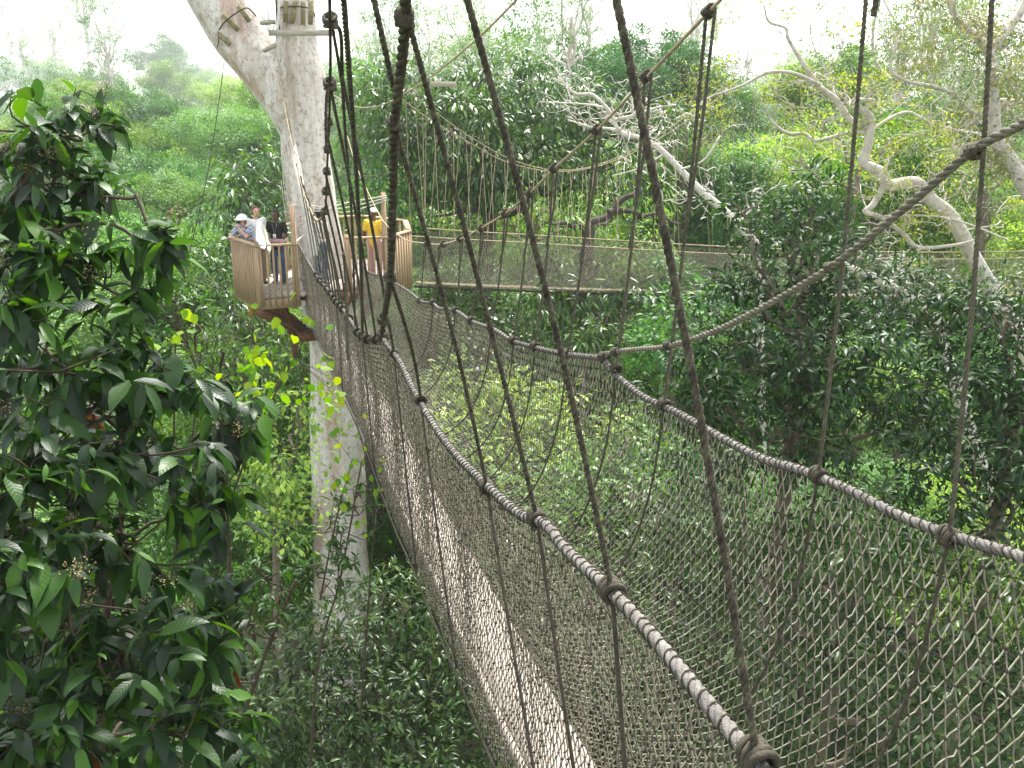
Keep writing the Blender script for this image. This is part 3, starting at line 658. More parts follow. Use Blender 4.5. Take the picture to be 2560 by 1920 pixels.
m = MB(); m.beam(P(654, 58, 23.3), P(684, 54, 23.3), .3, .08); tag(m.build('wooden_wedge', M['wood_grey'], None), 'grey board resting in the notch between the two stems', 'board')
m = MB(); m.beam(P(1075, 210, 24.5), P(1140, 211, 24.5), .05, .12); tag(m.build('cable_spreader', M['wood_grey'], None), 'pale board hanging among the drooping leaves', 'board')
# pale plank and its cords running from the fork down to the walkway
lad = empty('plank_stay', P(705, 190, 23.2), 'long whitish plank slanting down the trunk with thin cords beside it', 'plank')
m = MB(); m.beam(P(724, 330, 23.2), P(787, 640, 20.2), .17, .05, (0, 1, .3)); m.build('plank', M['rope_white'], lad)
m = MB()
for k in range(6):
    m.tube([P(718-3*k, 300+30*k, 23), P(735-4*k, 600-10*k, 22)], .010, 5)
m.tube([P(705, 190, 23.2), P(726, 340, 23.1)], .03, 6); m.build('cord', M['net_light'], lad)
m = MB(); m.tube(spline([P(787, 640, 20.1), P(792, 660, 20.0), P(780, 668, 20), P(770, 655, 20)], 5), .02, 6); m.build('hook', M['rope_mid'], lad)
m = MB(); m.tube([P(699, 0, 23.4), P(690, 120, 23.2), P(705, 190, 23.2)], .03, 6); tag(m.build('stay_rope', M['rope_white'], None), 'pale rope running down past the trunk fork', 'rope')

# ------------------------------------------------------------------ far walkway, seen side on
fw = empty('rope_walkway', P(1035, 715, 24), 'distant level rope-net walkway leading right from the wooden platform', 'rope bridge')
top = np.array([P(x, y, Y) for x, y, Y in ((1028, 590, 23.7), (1150, 598, 24.2), (1300, 606, 24.8), (1500, 618, 25.6), (1750, 632, 26.6), (2000, 642, 27.6), (2300, 648, 28.6), (2520, 646, 29.4), (2700, 640, 30))])
bot = np.array([P(x, y, Y) for x, y, Y in ((1033, 712, 23.7), (1150, 717, 24.2), (1300, 723, 24.8), (1500, 729, 25.6), (1750, 735, 26.6), (2000, 741, 27.6), (2300, 743, 28.6), (2520, 739, 29.4), (2700, 733, 30))])
ts, bs = spline(top, 10), spline(bot, 10); dep = np.array([.25, .9, 0])
build_net('side_net', ts, bs, .085, .045, .0030, fw, M['net_light'], M['net_mid'], knots=False, jit=.004)
build_net('side_net', ts+dep, bs+dep*.6, .085, .045, .0030, fw, M['net_light'], M['net_mid'], knots=False, jit=.004)
rope('rim_rope', ts, .016, M['rope_tan'], fw, False); rope('rim_rope', ts+dep+[0, 0, .06], .016, M['rope_tan'], fw, False)
m = MB()
for i in range(len(bs)-1): m.beam(bs[i]+dep*.3, bs[i+1]+dep*.3, .3, .03)
m.build('plank', M['plank_side'], fw)
m = MB()
for i in range(len(bs)-1): m.beam(bs[i]+dep*.08-[0, 0, .06], bs[i+1]+dep*.08-[0, 0, .05], .03, .05)
m.build('side_rail', M['knot'], fw)
c1 = spline([P(*q) for q in ((1000, 245, 24.5), (1085, 305, 25), (1180, 360, 25.4), (1250, 398, 25.7), (1320, 420, 26), (1380, 428, 26.3), (1450, 425, 26.6), (1540, 400, 27), (1660, 340, 27.5), (1800, 240, 28.2), (1960, 100, 29), (2080, -20, 29.6))], 6)
c2 = spline([P(*q) for q in ((1005, 215, 25.2), (1095, 285, 25.7), (1180, 345, 26.2), (1270, 395, 26.7), (1350, 420, 27.1), (1420, 425, 27.4), (1500, 410, 27.8), (1620, 355, 28.3), (1780, 240, 29), (1950, 80, 29.8))], 6)
rope('main_cable', c1, .012, M['rope_tan'], fw, False); rope('main_cable', c2, .012, M['rope_tan'], fw, False)
for k in range(26):
    f = (k+.6)/26; i = int(f*(len(c1)-1)); p = c1[i]; j = np.argmin(abs(ts[:, 0]-p[0]-.1))
    rope('hanger_rope', [p, ts[j]], .0065, M['rope_tan'], fw, False)
    i = int(min(f+.02, 1)*(len(c2)-1)); p = c2[i]; j = np.argmin(abs(ts[:, 0]+.25-p[0]+.15))
    rope('hanger_rope', [p, ts[j]+dep], .0065, M['rope_tan'], fw, False)
# ------------------------------------------------------------------ vegetation
def PL(lst, dep=1.0):
    out = []
    for q in lst:
        px, py, Y, rx, ry = q[:5]; c = P(px, py, Y); D = (Y*CP-c.z*SP)/F
        out.append((c.x, c.y, c.z, rx*D, (q[5] if len(q) > 5 else (rx+ry)/2*D*dep), ry*D))
    return out
def arr(v): return np.array(tuple(v))
def twiggy(mb, a, b, r0, wig=.12, n=7, seg=5, r1=.004):
    a, b = arr(a), arr(b); s = np.linspace(0, 1, n)[:, None]; L = np.linalg.norm(b-a)
    p = a+(b-a)*s; p[1:-1] += RNG.normal(size=(n-2, 3))*L*wig*.35
    p = spline(p, 3); mb.tube(p, np.linspace(r0, r1, len(p)), seg, False); return p

def mid_tree(name, label, lobes, base, r0, lmat, per, k, spread, size, kind, bark='bark_mid', droop=.3, shell=.5, jit=.35, group=None, flecks=None, top=None, upn=1.0):
    """crown of leaf clumps on limbs; trunk from the ground"""
    lc = np.array([l[:3] for l in lobes]); cm = lc.mean(0)
    b = Vector((base[0], base[1], ground_z(*base[:2]))); root = empty(name, b, label, 'tree', group)
    mb = MB(); t0 = arr(top) if top is not None else np.array([cm[0], cm[1], cm[2]-.5])
    tp = spline([arr(b)-[0, 0, .5], arr(b)*.6+t0*.4+[.3, .2, 0], arr(b)*.25+t0*.75+[-.2, .1, 0], t0], 6); mb.tube(tp, np.linspace(r0, r0*.5, len(tp)), 10)
    lim = []
    for l in lobes:
        c = np.array(l[:3]); j = int(np.argmin(np.linalg.norm(tp-(c-[0, 0, 1.2]), axis=1))); lim.append(twiggy(mb, tp[j], c, r0*.3, .16, 8, 6, .015))
        for _ in range(9):
            u = rnd_unit(1)[0]; a = lim[-1][RNG.integers(8, len(lim[-1]))]; twiggy(mb, a, c+u*np.array(l[3:6])*.85, r0*.09, .2, 6, 4, .004)
    mb.build('trunk', M[bark], root)
    cen, out = lobes_points(lobes, per, shell); far_ = cm[1] > 17
    if far_: spread *= 1.5; cen = cen[::2]; out = out[::2]; k = int(k*2.2)
    pos, d, n, s = clump_leaves(cen, out, k, spread, size, droop, upn, jit, 1.0 if far_ else .4, .7 if far_ else 1)
    leaves('crown', pos, d, n, s, kind, lmat, root)
    if flecks:
        m_ = int(len(cen)*flecks[0]); q = RNG.choice(len(cen), m_); c = np.repeat(cen[q]+out[q]*spread*.6, 10, 0)
        leaves('blossom', c+RNG.normal(size=c.shape)*.07, rnd_unit(len(c)), rnd_unit(len(c)), flecks[1], 'simple', flecks[2], root)
    return root
# --- broad-leaved tree close on the left -------------------------------------------------
def near_leaf_tree(name, label, trunk, lobes, per, lsize, mat, kper=7, twl=.22, group=None, flowers=0, droop=.35, red=0, kind='broad', bark='twig', shell=.35, trunk_r=.09):
    root = empty(name, trunk[0], label, 'tree', group)
    mb = MB(); tp = spline(trunk, 5); mb.tube(tp, np.linspace(trunk_r, trunk_r*.45, len(tp)), 10)
    tips, out = lobes_points(lobes, per, shell)
    # limbs: from the trunk to each lobe centre, then boughs to groups of tips
    lc = np.array([l[:3] for l in lobes]); lim = []
    for c in lc:
        j = int(np.argmin(np.linalg.norm(tp-(c-[0, 0, .4]), axis=1))); lim.append(twiggy(mb, tp[j], c, trunk_r*.35, .2, 8, 6, .008))
    allp = np.concatenate(lim)
    for t, o in zip(tips, out):
        j = int(np.argmin(np.linalg.norm(allp-t, axis=1)+RNG.random(len(allp))*.25)); a = allp[j]
        m_ = (a+t)/2+RNG.normal(size=3)*.05-np.array([0, 0, .04]); mb.tube(spline([a, m_, t], 3), np.linspace(.007, .003, 7), 4, False)
    mb.build('trunk', M[bark], root)
    n = len(tips); k = kper
    # leaves set alternately along the last part of each twig and in a whorl at its tip
    c = np.repeat(tips, k, 0); o = np.repeat(out, k, 0)
    base = unit(out+RNG.normal(size=(n, 3))*.5+np.array([0, 0, .25])); bb = np.repeat(base, k, 0)
    s = np.tile(np.arange(k)/k, n)[:, None]
    pos = c-bb*twl*s*(.6+.6*RNG.random((n*k, 1)))
    side = rnd_unit(n*k); side = unit(side-bb*np.sum(side*bb, 1)[:, None])
    d = unit(side*(.6+.4*s)+bb*(.7-.3*s)+np.array([0, 0, -droop])+RNG.normal(size=(n*k, 3))*.12)
    nn = unit(np.array([0, 0, 1.])+RNG.normal(size=(n*k, 3))*.28+bb*.25)
    sz = lsize*(.4+.8*RNG.random(n*k))*(.8+.35*s[:, 0])
    leaves('leaves', pos, d, nn, sz, kind, mat, root, .75+.5*RNG.random(n*k))
    if flowers:
        q = RNG.choice(n, min(flowers, n), replace=False); f = tips[q]+base[q]*.04
        for z in f:
            r = rnd_unit(60); pos = z+r*np.array([.075, .075, .045])*RNG.random((60, 1))**.4+[0, 0, .03]
            fo = leaves('flower_cluster', pos, rnd_unit(60), rnd_unit(60), .013, 'simple', L_['flower'], root); st = MB()
            for _ in range(6): st.tube([z-[0, 0, .03], z+rnd_unit(1)[0]*[.06, .06, .03]+[0, 0, .03]], .0015, 3, False)
            st.build('flower_stalks', M['twig'], fo)
    if red:
        q = RNG.choice(n, red, replace=False); m_ = len(q)*3
        leaves('dead_leaves', np.repeat(tips[q], 3, 0), unit(RNG.normal(size=(m_, 3))*.3+[0, 0, -1]), rnd_unit(m_), lsize*.8, 'broad', L_['red'], root)
    return root
lobA = PL([(110, 330, 5.6, 150, 130), (250, 300, 5.8, 60, 70), (60, 480, 5.4, 160, 130), (230, 440, 5.5, 120, 90), (350, 610, 5.2, 110, 110), (400, 560, 5.2, 60, 50), (150, 640, 5.0, 150, 120), (40, 760, 4.8, 120, 100), (300, 740, 5.0, 100, 60)])
near_leaf_tree('broadleaf_tree', 'tall dark glossy tree at the left edge with sprays of blossom at its top', [P(-420, 2600, 5.5), P(-330, 1700, 5.4), P(-200, 1000, 5.4), P(-60, 640, 5.4), P(90, 420, 5.5)],
               lobA, 130, .19, L_['near'], 10, droop=.5, flowers=16, red=0, trunk_r=.035)
lobB = PL([(150, 930, 4.7, 230, 110), (430, 950, 5.0, 200, 110), (590, 1050, 5.2, 120, 120), (300, 1130, 4.7, 260, 130), (80, 1190, 4.3, 170, 140), (520, 1250, 5.0, 130, 110), (300, 1370, 4.4, 230, 130),
           (60, 1480, 4.0, 170, 170), (330, 1600, 4.2, 200, 150), (520, 1560, 4.7, 110, 150), (130, 1800, 3.9, 220, 160), (440, 1830, 4.3, 200, 130), (620, 1900, 5.0, 60, 70),
 (60, 1330, 5.4, 220, 150), (60, 1650, 5.3, 240, 170), (260, 1500, 5.6, 200, 170), (300, 1800, 5.4, 240, 160), (40, 1880, 4.8, 160, 120), (150, 1100, 5.8, 220, 140), (500, 1700, 5.6, 140, 130), (60, 880, 5.8, 160, 120)])
near_leaf_tree('broadleaf_tree', 'wide bushy dark tree filling the lower left corner, with drooping ribbed foliage', [P(200, 3600, 5.0), P(230, 2500, 4.9), P(250, 1900, 4.9), P(270, 1500, 4.9), P(330, 1150, 5.1)],
               lobB, 135, .195, L_['near'], 10, droop=.75, flowers=16, red=3, trunk_r=.035)
# smaller-leaved dark bush between it and the trunk
near_leaf_tree('small_leaved_tree', 'dark fine-leaved bush with arching twigs below the platform trunk', [P(520, 2700, 8), P(560, 2000, 8), P(640, 1700, 8), P(740, 1450, 8)],
               PL([(640, 1420, 7.8, 130, 90), (620, 1560, 7.6, 120, 90), (560, 1680, 7.4, 130, 100), (700, 1500, 8, 100, 60)]), 45, .10, L_['near_small'], 10, .14, kind='oval', trunk_r=.03)
near_leaf_tree('creeper', 'dark and lime creeper climbing in front of the pale trunk foot', [P(760, 2300, 11), P(790, 1700, 11), P(850, 1450, 11), P(905, 1150, 11)],
               PL([(860, 1350, 11, 80, 60), (900, 1230, 11.2, 50, 60), (830, 1290, 11.2, 60, 60), (790, 1420, 10.8, 80, 50), (850, 1440, 10.8, 90, 50)]), 60, .13, L_['near_small'], 9, .15, kind='oval', trunk_r=.02)
def sapling(label, lobes, stems, per, size, k=4, shell=.0, group=None):
    root = empty('sapling', stems[0][0], label, 'sapling', group); mb = MB()
    for s_ in stems: p = spline(s_, 4); mb.tube(p, np.linspace(.012, .004, len(p)), 5, False)
    tips, out = lobes_points(lobes, per, shell); allp = np.concatenate([spline(s_, 4) for s_ in stems])
    for t in tips:
        a = allp[int(np.argmin(np.linalg.norm(allp-t, axis=1)))]; mb.tube([a, (a+t)/2+[0, 0, .03], t], .003, 3, False)
    mb.build('stem', M['twig'], root); n = len(tips)
    pos = np.repeat(tips, k, 0)+RNG.normal(size=(n*k, 3))*.09; d = unit(rnd_unit(n*k)+[0, 0, -.5])
    leaves('leaves', pos, d, unit(rnd_unit(n*k)*.8+[0, -.4, .5]), size*(.55+.7*RNG.random(n*k)), 'heart', L_['lime'], root)
sapling('bright lime sapling with round translucent leaves between the left tree and the trunk',
        PL([(560, 860, 7.6, 110, 60), (700, 880, 7.8, 70, 70), (770, 900, 8.0, 60, 80), (480, 830, 7.4, 90, 40), (660, 960, 8, 90, 60), (600, 930, 7.7, 90, 50), (830, 960, 8.2, 40, 60)]),
        [[P(420, 1500, 7.4), P(480, 1100, 7.4), P(505, 850, 7.5)], [P(560, 1300, 7.7), P(640, 1080, 7.8), P(760, 850, 8)], [P(430, 1300, 7.5), P(436, 1000, 7.5), P(440, 700, 7.5)]], 16, .095, 5)
sapling('spindly yellow-green climber hugging the net beside the pale trunk',
        PL([(900, 1160, 9.5, 50, 80), (940, 1270, 9.4, 40, 90), (850, 1100, 9.6, 50, 50), (870, 1200, 9.5, 80, 60)]),
        [[P(900, 1800, 9.5), P(925, 1450, 9.4), P(935, 1250, 9.4), P(890, 1050, 9.5)], [P(800, 1500, 9.6), P(840, 1300, 9.6), P(880, 1150, 9.5)]], 13, .085, 4)

mid_tree('shrub', 'fresh green small-leaved shrub between the left tree and the trunk, below the lime sapling',
    PL([(560, 880, 9.5, 120, 60), (650, 950, 9.6, 90, 70), (480, 800, 9.4, 110, 50), (600, 1010, 9.6, 90, 60), (420, 740, 9.4, 80, 40)]), (-3, 10.5), .04, L_['near_small'], 60, 12, .14, .085, 'oval', bark='twig', shell=.2, droop=.3)
# --- dark tree on the right ---------------------------------------------------------------
mid_tree('broadleaf_tree', 'dark leafy tree rising behind the right-hand net with a narrow peaked top',
    PL([(2020, 500, 12.2, 110, 80), (1860, 530, 12.2, 90, 60), (2000, 600, 12, 170, 90), (1860, 700, 12, 110, 60), (2140, 720, 12, 230, 100), (1850, 830, 11.6, 160, 110), (2080, 880, 11.4, 260, 150), (1760, 960, 11.3, 130, 130),
        (1950, 1060, 11.2, 260, 150), (2350, 780, 12, 170, 90), (2330, 960, 11.6, 220, 160)]), (4.2, 13), .17, L_['dark'], 150, 13, .18, .115, 'oval', shell=.35, flecks=(.12, .02, L_['yellow']), jit=.4)
mid_tree('broadleaf_tree', 'dark leafy tree at the right edge below the thick grey cable',
    PL([(2510, 760, 11.6, 120, 90), (2540, 930, 11.3, 150, 130), (2600, 1120, 11, 190, 170), (2420, 1180, 10.8, 200, 150), (2700, 900, 11, 150, 200)]), (6.5, 12), .15, L_['dark'], 150, 13, .18, .115, 'oval', shell=.35, jit=.4)
mid_tree('broadleaf_tree', 'grey-green bushy tree seen through the mesh at the lower right',
    PL([(1780, 1330, 10.8, 210, 140), (2150, 1330, 10.4, 220, 150), (2480, 1480, 10.2, 220, 180), (1960, 1600, 10, 260, 170), (2350, 1760, 9.8, 300, 180), (1700, 1620, 10.6, 160, 140), (1850, 1870, 9.8, 260, 130), (2650, 1750, 9.6, 180, 200)]),
    (3.6, 12.5), .16, L_['greygreen'], 120, 13, .2, .125, 'oval', shell=.3, jit=.45, flecks=(.1, .02, L_['yellow']))
# --- lower middle -------------------------------------------------------------------------
mid_tree('broadleaf_tree', 'pale-sheened bushy crown below the walkway in the bottom middle',
    PL([(880, 1560, 14.5, 150, 100), (1010, 1500, 14.8, 110, 90), (760, 1680, 14, 150, 110), (960, 1720, 14, 180, 120), (1100, 1700, 14.4, 120, 130), (820, 1850, 13.5, 200, 120), (1040, 1880, 13.5, 180, 110), (640, 1800, 13, 120, 110), (1250, 1850, 14, 160, 130), (650, 1950, 13, 180, 100)]),
    (-2, 16), .16, L_['greygreen'], 100, 14, .2, .14, 'oval', shell=.3, flecks=(.12, .025, L_['yellow']))
mid_tree('broadleaf_tree', 'light green loose crown just left of the pale trunk low down',
    PL([(700, 1150, 19, 110, 90), (620, 1050, 20, 110, 90), (720, 1300, 18.5, 90, 90), (640, 1230, 19, 110, 100), (760, 1010, 20, 70, 60)]), (-5.4, 21), .14, L_['bright'], 40, 12, .26, .17, 'simple', shell=.3)
mid_tree('broadleaf_tree', 'glossy drooping-leaved tree directly under the platform',
    PL([(600, 790, 25, 110, 90), (540, 700, 26, 90, 90), (690, 880, 25, 110, 80), (560, 900, 25, 100, 90), (760, 960, 26, 90, 80), (640, 640, 27.5, 90, 70)]), (-6.5, 27), .2, L_['mango'], 26, 13, .32, .26, 'lance', shell=.35, droop=.5)
mid_tree('broadleaf_tree', 'shiny drooping-leaved tree immediately behind the people on the platform',
    PL([(620, 500, 31, 90, 90), (560, 560, 31, 70, 70), (680, 430, 32, 70, 70), (600, 420, 32, 60, 60), (690, 560, 31, 70, 90)]), (-9, 33), .22, L_['mango'], 24, 13, .36, .30, 'lance', shell=.35, droop=.5)
# --- big drooping-leaved tree in the middle ------------------------------------------------
mid_tree('mango_tree', 'large dark drooping-leaved tree with a dome crown behind the cables in the centre',
    PL([(1000, 260, 31, 130, 110), (1180, 210, 32, 150, 90), (1130, 330, 30, 170, 120), (1350, 270, 32, 150, 110), (1300, 400, 30, 160, 90), (1480, 300, 33, 110, 90), (1040, 410, 31, 110, 90), (1500, 430, 32, 140, 80), (950, 340, 32, 70, 70), (1200, 460, 31, 130, 60), (1650, 330, 34, 90, 70)]),
    (-1.0, 33), .42, L_['mango'], 40, 22, .42, .24, 'lance', bark='bark_dark', droop=.55, shell=.45, top=P(1228, 470, 32))
mid_tree('broadleaf_tree', 'dense small-leaved yellow-green bush to the right of the platform post',
    PL([(930, 430, 29, 70, 60), (1010, 500, 29, 80, 70), (920, 520, 28.5, 60, 60), (1000, 590, 28.5, 80, 60)]), (-3.5, 30), .15, L_['bright'], 45, 14, .26, .13, 'simple', shell=.3)
mid_tree('broadleaf_tree', 'low branching tree with black forked limbs behind the far walkway',
    PL([(1420, 560, 29, 110, 70), (1560, 500, 30, 130, 70), (1640, 600, 29, 110, 70), (1330, 620, 29, 90, 60), (1500, 660, 28.5, 130, 50)]), (2.2, 29), .3, L_['bright'], 20, 13, .34, .2, 'lance', bark='bark_dark', droop=.7, shell=.2, top=P(1470, 600, 28.5))
bt = MB()
twiggy(bt, P(1470, 690, 28), P(1468, 560, 28), .17, .05, 6, 8, .18); twiggy(bt, P(1468, 570, 28), P(1600, 475, 28.6), .11, .1, 7, 7, .06); twiggy(bt, P(1468, 570, 28), P(1380, 560, 27.6), .12, .1, 6, 6, .03)
twiggy(bt, P(1520, 530, 28.2), P(1700, 560, 29), .09, .12, 7, 6, .03); bt2 = bt; bt = MB(); twiggy(bt, P(1228, 520, 31), P(1100, 470, 30), .10, .1, 7, 6, .05); twiggy(bt, P(1228, 520, 31), P(1090, 540, 30), .1, .12, 7, 6, .03)
tag(bt2.build('forked_limb', M['bark_dark'], None), 'bare black forked limbs crossing behind the far walkway', 'branches'); tag(bt.build('forked_limb', M['bark_dark'], None), 'two dark boughs reaching left from the trunk of the dome-crowned tree', 'branches')
mid_tree('broadleaf_tree', 'full mid-green foliage filling in under the dome-crowned tree behind the far cables',
    PL([(1080, 500, 36, 120, 70), (1230, 540, 36, 130, 70), (1380, 500, 37, 120, 80), (1540, 520, 37, 120, 80), (1660, 450, 38, 110, 80), (1000, 460, 36, 90, 70), (1450, 600, 36, 130, 50)]), (1, 37), .25, L_['mid'], 16, 16, .4, .2, 'oval', droop=.4, shell=.4)
# --- behind / below the far walkway, seen through the net ---------------------------------
i_ = 0
for lab, lobs, base, mt, sz, kd in (
    ('airy bright green crown seen through the middle of the right-hand net', [(1180, 950, 22, 110, 80), (1290, 1010, 21.5, 120, 90), (1150, 1080, 20.5, 110, 80), (1300, 1130, 20, 120, 80), (1420, 1060, 21, 120, 90)], (.5, 22), 'bright', .19, 'simple'),
    ('drooping-leaved tree just below the far walkway plank', [(1330, 780, 25, 90, 60), (1420, 740, 26, 90, 50), (1520, 790, 25.5, 100, 60), (1600, 740, 26, 90, 50), (1460, 860, 24, 120, 60)], (2.5, 26), 'mango', .26, 'lance'),
    ('pale silvery bush under the far walkway near the platform', [(1240, 760, 27, 80, 60), (1150, 730, 28, 80, 50), (1310, 830, 26, 70, 60), (1190, 850, 25, 90, 60)], (-1, 28), 'greygreen', .2, 'simple'),
    ('mid-green crown low behind the right-hand net', [(1350, 1230, 17, 120, 90), (1500, 1200, 17.5, 120, 90), (1560, 1080, 18.5, 110, 90), (1450, 1330, 16.5, 120, 90), (1620, 1200, 17, 100, 90)], (1.8, 18.5), 'mid', .16, 'simple'),
    ('lower dark crown glimpsed through the mesh above the deck', [(1300, 1400, 15, 120, 90), (1420, 1490, 14.5, 130, 100), (1250, 1530, 14.6, 90, 90), (1560, 1430, 14, 120, 90), (1500, 1650, 13.5, 150, 120), (1330, 1680, 13.8, 110, 110)], (.8, 16), 'greygreen', .16, 'oval'),
    ('green leafy crown under the far walkway at the centre right', [(1700, 800, 24, 110, 70), (1640, 880, 23, 110, 70), (1780, 760, 25, 90, 50), (1660, 690, 27, 110, 50)], (4.6, 25), 'bright', .19, 'simple'),
    ('dark shrub hanging under the near end of the far walkway', [(1080, 690, 28, 60, 50), (1060, 760, 27, 60, 40), (1130, 800, 26, 60, 50)], (-2.4, 28), 'mango', .22, 'lance')):
    mid_tree('broadleaf_tree', lab, PL(lobs), base, .12, L_[mt], 38, 12, .28, sz, kd, shell=.25, droop=.8 if kd == 'lance' else .35)

# --- pale crooked trees on the right --------------------------------------------------------
def limb_tree(name, label, polys, Y, base, mat, ntw, twl, leafspec, group=None, twr=.012, lat=0.5):
    root = empty(name, Vector((base[0], base[1], ground_z(*base))), label, 'tree', group); mb = MB(); P3 = []; RR = []
    for k, pl in enumerate(polys):
        sp_ = spline([(x, y, w) for x, y, w in pl], 5); n = len(sp_)
        dz = np.sin(np.linspace(0, 2.5, n)+k)*lat-(lat*math.sin(k)) if k else np.zeros(n)
        if k: # keep the branch rooted on the stem it leaves
            f0 = np.linspace(0, 1, n); dz = np.sin(f0*2.2)*lat*(1 if k % 2 else -1)
        pts = np.array([arr(P(x, y, Y+d)) for (x, y, w), d in zip(sp_, dz)]); r = sp_[:, 2]/2*Y/F
        if k == 0:
            b = arr((base[0], base[1], ground_z(*base)-.5)); pts = np.concatenate([spline([b, (b+pts[0])/2+[.4, 0, 0], pts[0]], 6)[:-1], pts]); r = np.concatenate([np.linspace(r[0]*1.7, r[0], 12), r])[-len(pts):]
        mb.tube(pts, r, 9); P3.append(pts[-n:]); RR.append(r[-n:])
    tips = []
    allp = np.concatenate([p[2:] for p in P3[:]]); allr = np.concatenate([r[2:] for r in RR])
    for _ in range(ntw):
        j = RNG.integers(len(allp)); a = allp[j]; L = twl*(.4+RNG.random()); u = unit(rnd_unit(1)[0]*[1, .8, .7]+[0, 0, .15]); b = a+u*L
        p = twiggy(mb, a, b, min(allr[j]*.35, .03)*(.5+.5*RNG.random()), .3, 7, 5, .006); tips.append(p[-1])
        for _ in range(3):
            j2 = RNG.integers(4, len(p)); u2 = unit(u+rnd_unit(1)[0]*.9); q = twiggy(mb, p[j2], p[j2]+u2*L*.5*(.4+RNG.random()), twr, .3, 5, 4, .005); tips += [q[-1], q[len(q)//2]]
    mb.build('trunk', mat, root); tips = np.array(tips)
    if leafspec:
        lm, frac, k, spread, size, flat = leafspec
        q = RNG.choice(len(tips), int(len(tips)*frac), replace=False); c = tips[q]
        pos, d, n, s = clump_leaves(c, rnd_unit(len(c)), k, spread, size, .1, 1.5, .25); pos[:, 2] = np.repeat(c[:, 2], k)+(pos[:, 2]-np.repeat(c[:, 2], k))*flat
        leaves('crown', pos, d, n, s, 'simple', lm, root)
    return root
limb_tree('crooked_tree', 'twisted whitish tree with zigzag trunk and sparse yellow-green sprays', [
    [(2560, 860, 44), (2435, 645, 38), (2380, 544, 36), (2330, 501, 34), (2291, 459, 34), (2221, 463, 30), (2205, 431, 26), (2159, 408, 26), (2170, 361, 22), (2176, 295, 20), (2150, 270, 14), (2142, 252, 12), (2185, 250, 8)],
    [(2172, 320, 16), (2128, 303, 16), (2089, 249, 16), (2050, 218, 14), (2019, 175, 12), (1972, 101, 9), (1964, 70, 8), (1922, 54, 6), (1910, 12, 4)],
    [(2050, 212, 9), (1990, 185, 9), (1953, 179, 8), (1914, 183, 8), (1855, 214, 6), (1770, 245, 4), (1740, 275, 3)],
    [(2165, 330, 9), (2112, 334, 9), (2042, 352, 9), (2011, 334, 8), (1972, 334, 8), (1933, 307, 6), (1914, 272, 4), (1890, 230, 3)],
    [(2212, 462, 18), (2182, 513, 16), (2163, 529, 13), (2205, 544, 11), (2256, 583, 12), (2295, 618, 11), (2377, 614, 8), (2440, 600, 5)],
    [(2168, 340, 7), (2205, 307, 7), (2268, 280, 7), (2322, 307, 7), (2380, 323, 7), (2460, 336, 6)],
    [(2210, 540, 5), (2330, 540, 5), (2420, 560, 5), (2520, 600, 4)]], 22, (19, 24), M['bark_bone'], 60, 1.1, (L_['yellow'], .4, 22, .34, .085, .25), lat=.6)
limb_tree('crooked_tree', 'stout mottled pale tree forking in two at the upper right corner', [
    [(2680, 700, 44), (2600, 530, 42), (2555, 450, 40), (2517, 389, 38), (2488, 338, 34), (2484, 260, 30), (2481, 180, 28), (2474, 125, 26)],
    [(2474, 130, 26), (2439, 89, 22), (2400, 55, 18), (2369, -5, 14), (2345, -80, 10)], [(2400, 55, 8), (2385, 20, 8), (2400, -30, 7)],
    [(2474, 130, 24), (2524, 66, 24), (2560, 15, 22), (2620, -70, 20)],
    [(2482, 285, 9), (2450, 285, 9), (2419, 272, 10), (2380, 233, 9), (2322, 214, 9), (2264, 202, 8), (2225, 171, 7), (2240, 117, 6), (2233, 78, 4)],
    [(2484, 250, 10), (2530, 252, 10), (2600, 262, 8)], [(2484, 190, 6), (2510, 190, 6), (2550, 250, 5)], [(2520, 395, 8), (2480, 405, 7), (2440, 395, 6), (2400, 380, 4)]], 20, (21, 22), M['bark_bone'], 60, 1.0, (L_['olive'], .7, 24, .4, .085, .6), lat=.5)
limb_tree('bare_tree', 'leafless grey tree leaning left with a tangle of bare twigs across the dark crown', [
    [(1900, 620, 20), (1830, 545, 20), (1756, 480, 19), (1704, 428, 16), (1660, 382, 15), (1620, 353, 13), (1585, 341, 12), (1562, 338, 11), (1542, 318, 10), (1530, 289, 9), (1516, 269, 9), (1481, 237, 8), (1438, 234, 7), (1406, 202, 5), (1390, 170, 3)],
    [(1600, 348, 8), (1540, 325, 8), (1480, 318, 6), (1420, 300, 4)], [(1535, 300, 8), (1580, 290, 8), (1640, 270, 5), (1690, 262, 4)],
    [(1530, 290, 6), (1580, 230, 5), (1650, 190, 3)], [(1700, 425, 6), (1760, 400, 5), (1800, 340, 4)], [(1520, 270, 5), (1460, 260, 4), (1350, 255, 3)], [(1660, 384, 5), (1600, 420, 4), (1530, 440, 3)]], 25, (7.5, 27), M['bark_pale'], 44, 1.25, None, lat=.5)
limb_tree('bare_tree', 'fallen pale branching bough lying below the thick grey cable at the right', [
    [(2330, 780, 34), (2225, 714, 30), (2170, 690, 26), (2124, 671, 22), (2080, 640, 16)], [(2240, 720, 8), (2280, 690, 7), (2200, 660, 5)], [(2200, 690, 5), (2240, 650, 5), (2270, 700, 4)]], 20, (17, 21), M['bark_bone'], 12, .8, None)

